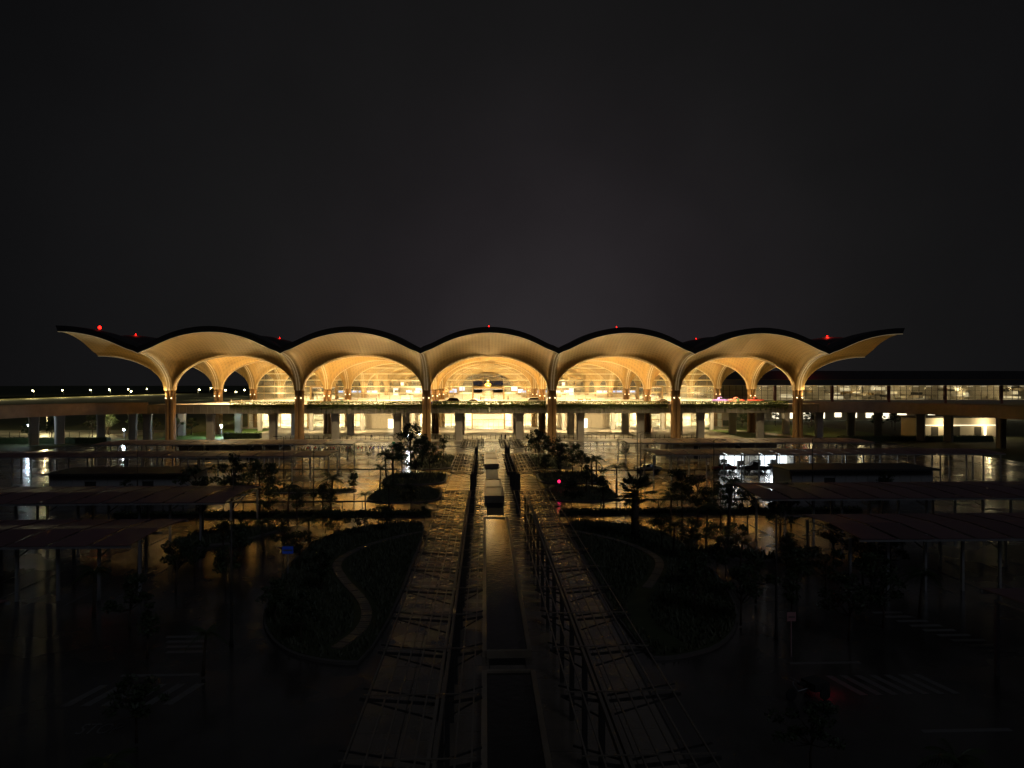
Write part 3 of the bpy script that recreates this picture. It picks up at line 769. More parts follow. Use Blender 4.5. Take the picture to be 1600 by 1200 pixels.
# ------------------------------------------------------------------ promenade furniture: basins
def basin(y0, y1, h, w, lab, water=False):
    b = empty('raised_basin', (AX, (y0+y1)/2, 0), 0, lab, 'water basin', 'basins along the promenade')
    L = (y1-y0)/2
    for s_ in (-1, 1): MB().box(s_*w/2-.14, s_*w/2+.14, -L, L, 0.05, h).build('side_wall', M['stone'], b)
    for s_ in (-1, 1): MB().box(-w/2+.141, w/2-.141, s_*L-.14, s_*L+.14, 0.05, h-.003).build('end_wall', M['stone'], b)
    MB().box(-w/2+.15, w/2-.15, -L+.15, L-.15, .06, h-.12).build('basin_bed' if not water else 'water', M['water'] if water else M['bed'], b)
    return b
M['water'] = mat('basin_water', (0.035, 0.03, 0.024), 0.10, var=0.2, scale=1.5, bump=0.35, bscale=2.2, spec=0.6)
M['bed'] = mat('basin_bed_stone', (0.20, 0.165, 0.12), 0.36, var=0.25, scale=2.5, bump=0.2, bscale=14)
basin(43.2, 86.5, .5, 2.75, 'long raised basin with rippled surface in the middle of the promenade', True)
basin(18, 40.2, .5, 2.75, 'dark basin at the near end of the promenade', True)
basin(99.5, 108.5, 1.05, 2.5, 'tall stone-topped block basin just beyond the long basin')
basin(109.2, 119, .8, 2.5, 'stone-topped block basin directly behind the tall one')
basin(140.5, 152, .9, 2.6, 'stone-topped block basin near the zebra crossing, the nearer of the pair')
basin(152.8, 166, .6, 2.6, 'lowest stone-topped block basin, closest to the zebra crossing')

# ------------------------------------------------------------------ pergolas
def pergola(y0, y1, side, lab, wide=False, step=4.0, pylon=0.0):
    p = empty('steel_pergola', (AX, y0, 0), 0, lab, 'pergola', 'steel pergolas along the promenade')
    L = y1-y0; zt = 5.3
    offs = [1.75, 2.25, 3.45, 3.95, 4.45, 4.95, 5.6]
    if wide: offs += [6.2]
    pur = MB().box(-.03, .03, 0, L, 0, .06).mesh('purlin', M['pergola'])
    for o_ in offs: link('purlin', pur, p, (side*o_, 0, zt))
    for o_ in (2.86, 3.06): MB().box(side*o_-.06, side*o_+.06, 0, L, zt-.22, zt+.02).build('main_beam', M['pergola'], p)
    post = MB().box(-.11, .11, -.11, .11, 0.05, zt-.2).mesh('post', M['darksteel'])
    arm = MB()
    arm.bar((side*2.96, 0, zt-.30), (side*5.9, .0, zt-.06), .07, .10); arm.bar((side*2.96, 0, zt-.9), (side*5.9, 0, zt-.07), .05, .06)
    arm.bar((side*2.96, 0, zt-.30), (side*1.45, 0, zt-.06), .07, .10); arm.bar((side*2.96, 0, zt-.9), (side*1.45, 0, zt-.07), .05, .06)
    arm.bar((side*2.96, 0, zt-.1), (side*5.9, .9, zt-.06), .05, .06); arm.bar((side*2.96, 0, zt-.1), (side*1.45, .9, zt-.06), .05, .06)
    armm = arm.mesh('arm', M['darksteel'])
    crs = MB().box(-.03, .03, 0, 0, 0, 0)
    n = int(L/step)
    for i in range(n+1):
        y = i*L/n
        link('post', post, p, (side*2.96, y, 0)); link('bracket_arm', armm, p, (0, y, 0))
    xa, xb = sorted((side*1.6, side*5.75))
    cm = MB().box(xa, xb, -.02, .02, zt+.062, zt+.10).mesh('cross_bar', M['pergola'])
    for i in range(n+1): link('cross_bar', cm, p, (0, i*L/n, 0))
    if pylon:
        for yy in (0, L): MB().box(side*2.96-pylon/2, side*2.96+pylon/2, yy-.3, yy+.3, .05, zt-.25).build('pylon', M['darksteel'], p)
for side, sn in ((-1, 'left'), (1, 'right')):
    pergola(17, 75.5, side, 'long open steel pergola beside the long basin, on its %s' % sn, step=4.2)
    pergola(92, 115, side, 'middle steel pergola on the %s of the block basins, with thick dark pylons' % sn, step=3.8, pylon=.55)
    pergola(129, 146, side, 'short steel pergola near the zebra crossing, %s of the axis' % sn, step=3.4, pylon=.45)

# ------------------------------------------------------------------ garden islands
def rounded(x0, x1, y0, y1, r, n=6):
    pts = []
    for cx, cy, a0 in ((x1-r, y1-r, 0), (x0+r, y1-r, 90), (x0+r, y0+r, 180), (x1-r, y0+r, 270)):
        for i in range(n+1):
            a = R(a0 + 90*i/n); pts.append((cx+r*math.cos(a), cy+r*math.sin(a)))
    return pts
def inside(poly, x, y):
    c = False; j = len(poly)-1
    for i in range(len(poly)):
        xi, yi = poly[i]; xj, yj = poly[j]
        if (yi > y) != (yj > y) and x < (xj-xi)*(y-yi)/(yj-yi)+xi: c = not c
        j = i
    return c
def island(poly, lab, density=7.0, seed=0, blade=.22, avoid=None):
    cx = sum(p[0] for p in poly)/len(poly); cy = sum(p[1] for p in poly)/len(poly)
    b = empty('garden_bed', (0, 0, 0), 0, lab, 'garden bed', 'planted beds of the car park garden')
    k = MB(); n = len(poly)
    out = [(p[0]+(p[0]-cx)*.0+0, p[1]) for p in poly]
    k.prism(poly, 0, .16); k.build('kerb', M['kerb'], b)
    inn = []
    for x, y in poly:
        d = math.hypot(x-cx, y-cy); f = (d-.35)/d; inn.append((cx+(x-cx)*f, cy+(y-cy)*f))
    MB().prism(inn, .12, .2).build('soil', M['grass'], b)
    r_ = random.Random(seed); g = MB()
    xs = [p[0] for p in inn]; ys = [p[1] for p in inn]
    area = (max(xs)-min(xs))*(max(ys)-min(ys))
    for _ in range(min(9000, int(area*density))):
        x = r_.uniform(min(xs), max(xs)); y = r_.uniform(min(ys), max(ys))
        if not inside(inn, x, y): continue
        if avoid and avoid(x, y): continue
        h = blade*r_.uniform(.6, 1.9); a = r_.uniform(0, 2*PI); w = blade*.35
        dx, dy = math.cos(a)*w, math.sin(a)*w; lx, ly = r_.uniform(-.5,.5)*h, r_.uniform(-.5,.5)*h
        g.add([(x-dx, y-dy, .19), (x+dx, y+dy, .19), (x+lx+dx*.3, y+ly+dy*.3, .19+h), (x+lx-dx*.3, y+ly-dy*.3, .19+h)], [(0,1,2,3)])
    o = g.build('ground_cover', M['grassblade'], b); o['kind'] = 'stuff'
    return b
for side, sn in ((-1, 'left'), (1, 'right')):
    f = lambda a, b: tuple(sorted((AX+side*a, AX+side*b)))
    island(rounded(*f(8, 16.5), 139, 166, 3.5), 'grass bed %s of the promenade closest to the drive' % sn, 6, 1+side, .25)
    island(rounded(*f(8, 19), 118, 133, 4), 'rounded grass bed %s of the promenade, second from the drive' % sn, 7, 5+side, .25)
    island(rounded(*f(7.8, 18.5), 100, 114, 4), 'rounded grass bed %s of the block basins, third from the drive' % sn, 7, 9+side, .25)
    # main garden with curving path
    poly = [(AX+side*a, y) for a, y in ((7.9, 84), (10, 85.5), (14, 84.5), (17.5, 81), (19.2, 76), (19.5, 68), (18.6, 58), (17, 50), (14, 44.5), (10.5, 42.5), (7.9, 42.5))]
    if side < 0: poly = poly[::-1]
    for _ in range(2):   # round the corners
        poly = [q for a_, b_ in zip(poly, poly[1:]+poly[:1]) for q in ((a_[0]*.75+b_[0]*.25, a_[1]*.75+b_[1]*.25), (a_[0]*.25+b_[0]*.75, a_[1]*.25+b_[1]*.75))]
    path = [(AX+side*a, y) for a, y in ((7.9, 79.5), (9.6, 78.2), (12.6, 74.2), (14.5, 69.5), (14.8, 65.2), (13.2, 60.2), (10.9, 55), (9.8, 51.2), (9.7, 47.8), (10.6, 44.6))]
    fine = []
    for i in range(len(path)-1):
        p0 = Vector(path[max(0, i-1)]); p1 = Vector(path[i]); p2 = Vector(path[i+1]); p3 = Vector(path[min(len(path)-1, i+2)])
        for q in range(8):
            t = q/8; fine.append(0.5*((2*p1) + (-p0+p2)*t + (2*p0-5*p1+4*p2-p3)*t*t + (-p0+3*p1-3*p2+p3)*t**3))
    fine.append(Vector(path[-1]))
    avoid = lambda x, y, fine=fine: any((p.x-x)**2+(p.y-y)**2 < .7 for p in fine)
    gb = island(poly, 'large garden bed with a winding path %s of the long basin' % sn, 22, 21+side, .24, avoid)
    # path of single stepping slabs
    if side > 0: fine = [p for p in fine if p.y > 56.5]
    gp = empty('garden_path', (0, 0, 0)); tag(gp, 'pale winding footpath through the garden %s of the long basin' % sn, None, None, 'structure')
    for i in range(0, len(fine)-1):
        p, q = fine[i], fine[i+1]; d = (q-p); L = d.length; d.normalize(); nrm = Vector((-d.y, d.x))
        w = .38; a = p+d*.03; b_ = q-d*.03
        MB().prism([(a.x-nrm.x*w, a.y-nrm.y*w), (b_.x-nrm.x*w, b_.y-nrm.y*w), (b_.x+nrm.x*w, b_.y+nrm.y*w), (a.x+nrm.x*w, a.y+nrm.y*w)], .19, .27+.01*(i % 3)).build('path_slab', M['kerb'], gp)

# ------------------------------------------------------------------ vegetation builders
def leaf_cloud(m, c, rad, n, size, r_, mi=0):
    for _ in range(n):
        while True:
            p = Vector((r_.uniform(-1,1), r_.uniform(-1,1), r_.uniform(-1,1)))
            if p.length < 1: break
        p = Vector((c[0]+p.x*rad[0], c[1]+p.y*rad[1], c[2]+p.z*rad[2]))
        a = r_.uniform(0, 2*PI); t = r_.uniform(-1.0, 1.0); s_ = size*r_.uniform(.6, 1.4)
        d = Vector((math.cos(a)*math.cos(t), math.sin(a)*math.cos(t), math.sin(t)))*s_
        w = d.cross(Vector((r_.uniform(-1,1), r_.uniform(-1,1), 1))).normalized()*s_*.45
        m.add([p-d, p+w, p+d, p-w], [(0,1,2,3)], mi)
def broad_tree(seed, h=6.0, spread=1.0, slim=False):
    r_ = random.Random(seed); tr = MB(); cr = MB()
    th = h*.46
    tr.tube([(0,0,0),(r_.uniform(-.1,.1),r_.uniform(-.1,.1),th*.5),(r_.uniform(-.2,.2),r_.uniform(-.2,.2),th),(0,0,h*.75)], [.13,.10,.08,.03], 7)
    nb = 16 if not slim else 9
    for i in range(nb):
        a = r_.uniform(0, 2*PI); zz = r_.uniform(.46, .96)*h
        rr = spread*h*.36*math.sin(min(1, (1.02-(zz/h))*2.2)*PI/2+.15)*r_.uniform(.35, 1.0)
        if slim: rr *= .45
        c = (math.cos(a)*rr, math.sin(a)*rr, zz)
        tr.tube([(0, 0, max(th*.8, zz-rr*.9-.3)), (c[0]*.5, c[1]*.5, zz-rr*.3-.1), c], [.05,.035,.015], 5)
        s_ = h*r_.uniform(.06, .115)
        leaf_cloud(cr, c, (s_*1.35, s_*1.35, s_*.85), 62, h*.034, r_)
    return tr.mesh('trunk', M['bark'], True), cr.mesh('crown', M['leaf'])
def palm_tree(seed, h=5.5, nf=17, fl=2.0, tr_r=.14):
    r_ = random.Random(seed); tr = MB(); cr = MB()
    lx, ly = r_.uniform(-.25,.25), r_.uniform(-.25,.25); hz = h-fl*.55
    tr.tube([(0,0,0),(lx*.3,ly*.3,hz*.4),(lx,ly,hz)], [tr_r*1.35,tr_r,tr_r*.85], 8)
    for i in range(nf):
        a = 2*PI*i/nf + r_.uniform(-.15,.15); up = r_.uniform(.05, 1.15); L = fl*r_.uniform(.8, 1.15)
        pts = []
        for q in range(8):
            t = q/7; out = L*t*math.cos(up*(1-t*.3)); z = hz + L*t*math.sin(up) - L*.75*t*t*(1.15-up*.4)
            pts.append(Vector((lx+math.cos(a)*out, ly+math.sin(a)*out, z)))
        cr.tube(pts, [.03-.003*q for q in range(8)], 4)
        sd_ = Vector((-math.sin(a), math.cos(a), 0))
        for q in range(1, 8):
            for hf in (0, .5):
                p = pts[q-1].lerp(pts[q], .5+hf); l = fl*.26*(1-abs(q/7-.45)*.9)
                for s_ in (-1, 1):
                    tip = p + sd_*s_*l + Vector((math.cos(a)*l*.45, math.sin(a)*l*.45, -l*.5))
                    w = Vector((math.cos(a), math.sin(a), 0))*.045
                    cr.add([p-w, p+w, tip+w*.3, tip-w*.3], [(0,1,2,3)])
    return tr.mesh('trunk', M['bark'], True), cr.mesh('crown', M['palm'])
def fan_palm(seed, h=7.0):
    r_ = random.Random(seed); tr = MB(); cr = MB(); hz = h*.66
    tr.tube([(0,0,0),(0,0,hz*.5),(0,0,hz)], [.42,.40,.36], 10)
    for i in range(26):   # old leaf bases make a shaggy skirt
        a = r_.uniform(0, 2*PI); z = r_.uniform(.4, hz); tr.bar((math.cos(a)*.35, math.sin(a)*.35, z), (math.cos(a)*.75, math.sin(a)*.75, z+.35), .12, .05)
    for i in range(38):
        a = r_.uniform(0, 2*PI); el = r_.uniform(-.55, 1.35); L = r_.uniform(1.1, 1.7)
        d = Vector((math.cos(a)*math.cos(el), math.sin(a)*math.cos(el), math.sin(el)))
        b = Vector((0,0,hz)); e = b + d*L; cr.bar(b, e, .05)
        sd_ = d.cross(Vector((0,0,1))).normalized() if abs(d.z) < .98 else Vector((1,0,0)); un = sd_.cross(d)
        for q in range(11):
            t = (q/10-.5)*3.6; dd = (d*math.cos(t)+sd_*math.sin(t)).normalized(); l = .95*(1-abs(t)*.15)
            w = dd.cross(un).normalized()*.08
            cr.add([e, e+dd*l*.6+w, e+dd*l-un*.12, e+dd*l*.6-w], [(0,1,2,3)])
    return tr.mesh('trunk', M['bark'], True), cr.mesh('crown', M['palm'])
TREES = {'b': [broad_tree(s, 6.0, r) for s, r in ((1,1.0),(2,.85),(3,1.1),(4,.95),(5,1.05))], 's': [broad_tree(11, 6.0, .9, True), broad_tree(12, 6.0, .8, True)],
         'p': [palm_tree(21), palm_tree(22, nf=13), palm_tree(23, nf=20)], 'f': [fan_palm(31)], 'u': [broad_tree(41, 6.0, 1.5), broad_tree(42, 6.0, 1.35)]}
BASEH = {'b': 6.0, 's': 6.0, 'p': 5.5, 'f': 7.0, 'u': 6.0}
KN = {'b': ('broadleaf_tree', 'dark broadleaf tree'), 's': ('slender_tree', 'slender young tree'), 'p': ('palm_tree', 'feathery palm tree'), 'f': ('fan_palm', 'large shaggy fan palm'), 'u': ('shrub', 'low dark shrub')}
TL = [(-15.0,145.4,8.6,'b'),(-13.3,152.4,5.6,'b'),(-15.4,133,5.9,'b'),(-10.0,130.9,5.6,'b'),(-9.1,157.4,5.6,'s'),(-14.4,112.9,6.1,'p'),(-16.3,110.9,4.4,'p'),(-12,124,5,'b'),(-17.5,127,5.2,'p'),
 (11,144.4,7.2,'b'),(13.8,130,5.9,'b'),(16.4,131.8,5.6,'b'),(17.4,127.2,4.6,'b'),(17.3,113.7,5.4,'p'),(12.5,151,6,'b'),(15.5,108,5,'s'),(19,120,5,'p'),
 (31.6,158.6,2.3,'u'),(-30,160.5,2.2,'u'),(-26,160,1.6,'u'),
 (-33,93.9,7.3,'b'),(-28.5,91.1,7.3,'b'),(-26.2,87.2,4.0,'b'),(-24.9,90.9,4.6,'p'),(-19.9,88.2,4.4,'b'),(-20.1,93.4,5.5,'p'),(-15.1,90.6,3.2,'p'),(-17.6,72,3.6,'p'),(-26.7,78.9,2.4,'b'),(-24.8,58,4.2,'b'),(-25.2,62.7,3.3,'u'),(-15.2,74.7,3.4,'b'),(-13.7,77.8,3,'b'),(-10.9,79.6,3,'b'),(-6.9,82.1,3,'s'),(-17.8,80,3.0,'u'),(-12.4,83.2,2.4,'u'),
 (16,75,7.4,'f'),(24.5,87.3,6.2,'b'),(25.8,85.2,5.6,'b'),(28.4,84.5,5,'b'),(27,77.8,6.9,'p'),(30.2,80.5,4.6,'b'),(17.9,71.1,3.6,'b'),(18.2,67.9,3.8,'p'),(19.2,65.5,4,'b'),(22,66.6,3.8,'u'),(24.4,68,3.2,'u'),(15.5,92.1,5.5,'s'),(28.1,65.1,3.1,'s'),(24.3,54.4,3.9,'b'),(26.9,55.1,4,'u'),(29.6,53.4,4,'u'),(15.2,50.9,3.8,'b'),(17.6,48.2,4,'b'),
 (-16.1,33.5,3.2,'b'),(-11.7,45.7,3.4,'b'),(-14.4,49.3,3.2,'b'),(23.7,45.4,4.3,'b'),(27.3,47.7,4,'b'),(51,90,2.8,'u'),(60.5,105,3.6,'b'),(-52.1,105,2.9,'b'),(-13,57,3.4,'b'),(-16.5,64,3.6,'b'),(17,57,3.6,'b'),(20.6,60,3.4,'b'),
 (-37,92.5,6.2,'b'),(-22.5,86,4.6,'s'),(-12.4,92.8,4.2,'p'),(-9.6,92.9,3.6,'b'),(-21.4,76,3.4,'p'),(-19.3,69,3.6,'b'),(-21,58.5,3.6,'b'),(-22.5,66,3.8,'b'),(11.5,92.8,4.0,'b'),(33,92.8,5.4,'s'),(21.5,81.5,4.6,'p'),(23.8,75.5,4.4,'p'),(31.5,74.6,4.6,'b'),(33,66,4,'b'),(31.5,58,4.4,'b'),(20.5,53,4,'b'),(-17.6,136,5.4,'b'),(-12.4,140.5,6.2,'b'),(14.4,138,6.0,'b'),(-19,104,4.6,'s'),(19.8,106,5,'p'),(10.6,124.6,4.6,'s'),
 (-24,49,3.8,'b'),(-20.5,44,3.4,'s'),(-28,52,4,'p'),(-22,71.5,3.8,'p'),(-16,41,3,'p'),(31,49.5,4,'p'),(21.5,49,3.6,'s'),(26.5,60.5,3.8,'s'),(22.6,62,3.4,'p'),(-25,69,4.4,'s'),(35,60,4,'b'),(-33,84,4.6,'s'),(37,84.4,4.8,'b'),
 (-20,22,3.5,'b'),(17,25,3.6,'p'),(-14,27,3,'p'),(14,30,3,'u')]
cnts = {}
TLs = sorted(TL, key=lambda t: -t[1])
for i, (x, y, h, k) in enumerate(TLs):
    side = 'left' if x < AX else 'right'
    zone = 'by the drive' if y > 137 else 'among the grass beds' if y > 98 else 'along cross road' if y > 84.4 else 'around garden path' if y > 43 else 'in the near foreground'
    key = (k, side, zone); cnts.setdefault(key, []).append((x, y, h, k))
for (k, side, zone), lst in cnts.items():
    for n_, (x, y, h, _) in enumerate(lst):
        nm, lb = KN[k]
        o_ = '' if len(lst) == 1 else ', %s from terminal' % ORD[n_]
        t = empty(nm, (x, y, 0.1 if abs(x-AX) > 7.8 and abs(x-AX) < 20 else 0), random.uniform(0, 6.28), '%s %s of promenade %s%s' % (lb, side, zone, o_), 'shrub' if k == 'u' else 'tree', 'trees and palms of the car park garden')
        tm, cm_ = TREES[k][(n_*7+len(zone)) % len(TREES[k])]
        s_ = h/BASEH[k]; t.scale = (s_, s_, s_)
        link('trunk', tm, t); link('crown', cm_, t)

# trees seen between the piers, left and right of the terminal
rb = random.Random(77); bl = []
for i in range(9): bl.append((-84-rb.uniform(0, 48)-i*.5, 226+rb.uniform(0, 30), rb.uniform(5.5, 8.2)))
bl += [(-129, 206, 6.2), (-125, 210, 7), (-132, 214, 6)]
bl.sort(key=lambda t: t[0])
for n_, (x, y, h) in enumerate(bl):
    t = empty('broadleaf_tree', (x, y, -.05), rb.uniform(0, 6), 'leafy tree behind the left road piers, %s from the frame edge' % ORD[n_], 'tree', 'trees behind the elevated road')
    tm, cm_ = TREES['b'][n_ % 5]; t.scale = (h/6,)*3; link('trunk', tm, t); link('crown', cm_, t)
br = sorted([(96+i*6.2+rb.uniform(-2, 2), 246+rb.uniform(0, 34), rb.uniform(5.5, 7.8)) for i in range(12)])
for n_, (x, y, h) in enumerate(br):
    t = empty('broadleaf_tree', (x, y, -.05), rb.uniform(0, 6), 'dark tree behind the right road piers, %s from the terminal' % ORD[n_], 'tree', 'trees behind the elevated road')
    tm, cm_ = TREES['b'][n_ % 5]; t.scale = (h/6,)*3; link('trunk', tm, t); link('crown', cm_, t)

# clipped hedges
def hedge(x0, x1, y0, y1, h, lab, seed, n=2600):
    r_ = random.Random(seed); m = MB(); m.box(x0+.12, x1-.12, y0+.12, y1-.12, 0, h-.15)
    for _ in range(n):
        x = r_.uniform(x0, x1); y = r_.uniform(y0, y1); z = r_.uniform(.05, h)
        f = r_.random()
        if f < .45: z = h-.15+r_.uniform(-.1, .25)
        elif f < .75: y = y0 + r_.uniform(-.05, .2)
        a = r_.uniform(0, 2*PI); t = r_.uniform(-1, 1); s_ = r_.uniform(.08, .2)
        d = Vector((math.cos(a)*math.cos(t), math.sin(a)*math.cos(t), math.sin(t)))*s_; w = Vector((-math.sin(a), math.cos(a), .2))*s_*.5
        p = Vector((x, y, z)); m.add([p-d, p+w, p+d, p-w], [(0,1,2,3)])
    tag(m.build('hedge', M['leaf']), lab, 'hedge', 'clipped hedges')
hedge(AX-48, AX-8.2, 90.8, 92.2, .5, 'long low hedge left of the promenade along the middle cross road', 1, 5000)
hedge(AX+8.2, AX+48, 90.8, 92.2, .5, 'long low hedge right of the promenade along the middle cross road', 2, 5000)
hedge(-79, -68, 217.5, 220, 1.9, 'dark hedge at the left end of the forecourt', 3, 1500)
hedge(-150, -106, 203.5, 206, 1.7, 'dark hedge along the lower road beneath the left ramp', 4, 3500)
hedge(104, 150, 203.5, 206, 1.5, 'dark hedge beneath the right ramp before the service building', 5, 3500)
island([(-30, 82.4), (-23.2, 83.6), (-22.8, 82.6), (-26.2, 75.2), (-31, 73.5), (-33, 77)], 'wedge-shaped bed with pale kerb left of the winding garden', 12, 60, .35)
island([(20.6, 70.5), (20.8, 67.8), (26.6, 65.6), (28.2, 66.6), (25.5, 69.5)], 'wedge-shaped bed right of the winding garden', 14, 61, .4)
island(rounded(-34, -20, 110, 113, 1.2), 'narrow grass strip lying on the open wet plaza at left', 8, 62, .2)

# ------------------------------------------------------------------ carports
def carport(xa, xb, y0, y1, lab, zt=4.5, step=3.05):
    c = empty('carport_canopy', ((xa+xb)/2, (y0+y1)/2, 0), 0, lab, 'carport', 'carport canopies of the car park')
    L = xb-xa; D = y1-y0; n = int(L/step); st = L/n
    pm_ = MB().add([(-st/2+.16, -D/2, zt),(st/2-.16, -D/2, zt),(st/2-.16, -.05, zt+.22),(-st/2+.16, -.05, zt+.22),
                    (-st/2+.16, -D/2, zt+.07),(st/2-.16, -D/2, zt+.07),(st/2-.16, -.05, zt+.29),(-st/2+.16, -.05, zt+.29)],
                   [(0,3,2,1),(4,5,6,7),(0,1,5,4),(1,2,6,5),(2,3,7,6),(3,0,4,7)]).mesh('canopy_panel', M['canopy'])
    for i in range(n):
        x = -L/2+st*(i+.5)
        link('roof_panel', pm_, c, (x, 0, 0)); link('roof_panel', pm_, c, (x, 0, 0), PI)
    for yy in (-D/2+.1, -.02, D/2-.1): MB().box(-L/2, L/2, yy-.06, yy+.06, zt-.2, zt-.02).build('edge_beam', M['steel'], c)
    pst = MB(); pst.box(-.10, .10, -.10, .10, 0, zt-.2); pst = pst.mesh('carport_post', M['steel'])
    br_ = MB(); br_.bar((0,0,zt-1.2),(0,D*.40,zt-.15),.08); br_.bar((0,0,zt-.25),(0,D*.46,zt-.1),.09); br_ = br_.mesh('carport_bracket', M['steel'])
    k = 2 if step < 3 else 1
    for i in range(0, n+1):
        x = -L/2+st*i
        for yy, rz in ((-D*.36, 0), (D*.36, PI)):
            if rz and i % 2: continue
            link('post', pst, c, (x, yy, 0))
        if i % 2 == 0: link('bracket', br_, c, (x, -D*.36, 0)); link('bracket', br_, c, (x, D*.36, 0), PI)
ROW = [(145, 157, 'closest to the terminal'), (121, 131, 'second from the terminal'), (74, 86, 'third from the terminal'), (54.5, 65, 'fourth from the terminal'), (31, 41, 'fifth from the terminal, deepest in shadow')]
for side, sn in ((-1, 'left'), (1, 'right')):
    for i, (y0, y1, t_) in enumerate(ROW):
        inn_ = 28; out_ = (80, 90, 72, 62, 50)[i]
        a, b = sorted((AX+side*inn_, AX+side*out_))
        carport(a, b, y0, y1, 'long carport canopy %s of the promenade, row %s' % (sn, t_))

# ------------------------------------------------------------------ low buildings between the carports
def kiosk(x0, x1, y0, y1, h, lab, lit=False, wallm='kiosk'):
    k = empty('kiosk_building', ((x0+x1)/2, y0, 0), 0, lab, 'building')
    w = (x1-x0)/2; d = y1-y0; n = max(4, int(2*w/1.6))
    doors = {n//4, n//2+2}
    for i in range(n):
        xa = -w+2*w*i/n
        if i in doors: MB().box(xa+.02, xa+2*w/n-.02, .12, .2, 0, 2.3).build('door', M['darkframe'], k); MB().box(xa+.02, xa+2*w/n-.02, 0, .2, 2.3, h).build('wall_panel', M[wallm], k)
        else: MB().box(xa+.02, xa+2*w/n-.02, 0, .2, 0, h).build('wall_panel', M[wallm], k)
    for s_ in (-1, 1): MB().box(s_*w-.1, s_*w+.1, .2, d, 0, h).build('side_wall', M[wallm], k)
    MB().box(-w, w, d-.2, d, 0, h).build('rear_wall', M[wallm], k)
    MB().box(-w-.7, w+.7, -.9, d+.7, h, h+.28).build('roof_slab', M['darksteel'], k)
    return k
kiosk(-64, -44, 107, 114, 3.3, 'low kiosk with dark flat roof and pale panel walls left of the plaza')
kiosk(47, 69, 107, 114, 3.4, 'low kiosk with dark flat roof right of the plaza, in deep shadow')
kiosk(-69, -44, 163, 168, 2.6, 'long pale low building behind the left carport closest to the terminal', wallm='beige')
kiosk(42, 68, 163, 168, 2.8, 'long pale low building behind the right carport closest to the terminal', wallm='innerwall')
# brightly lit white shop under the second carport on the right
sh = empty('lit_shop', (53.5, 137.5, 0), 0, 'brightly lit white shop glowing beneath the right carport', 'shop')
MB().box(-7.5, 7.5, 4.0, 4.2, 0, 3.4).build('rear_wall', M['innerwall'], sh)
for s_ in (-1, 1): MB().box(s_*7.5-.1, s_*7.5+.1, 0, 4, 0, 3.4).build('side_wall', M['innerwall'], sh)
MB().box(-8, 8, -.8, 4.4, 3.4, 3.65).build('roof_slab', M['darksteel'], sh)
for q in range(5):
    if q == 2: continue
    MB().box(-7.2+q*3, -4.5+q*3, 3.5, 3.95, .3, 3.1).build('light_wall', M['shopwhite'], sh)
for q in range(6): MB().box(-7.5+q*3-.07, -7.5+q*3+.07, 0, .14, 0, 3.4).build('frame_post', M['darkframe'], sh)
for q in range(5): MB().box(-7.3+q*3, -4.7+q*3, .05, .08, .05, 3.3).build('pane', M['glass'], sh)
for q in range(4): MB().box(-6.5+q*3.4, -5.2+q*3.4, 2.2, 2.8, 0, rs.uniform(1, 1.7)).build('shelf', M['darkframe'], sh)
lamp('shop_light', sh, (2.5, -1.4, 3.0), 420, (.86,.94,1.0), .3); lamp('shop_light', sh, (-4, 1.5, 3.0), 300, (1,.95,.9), .3)

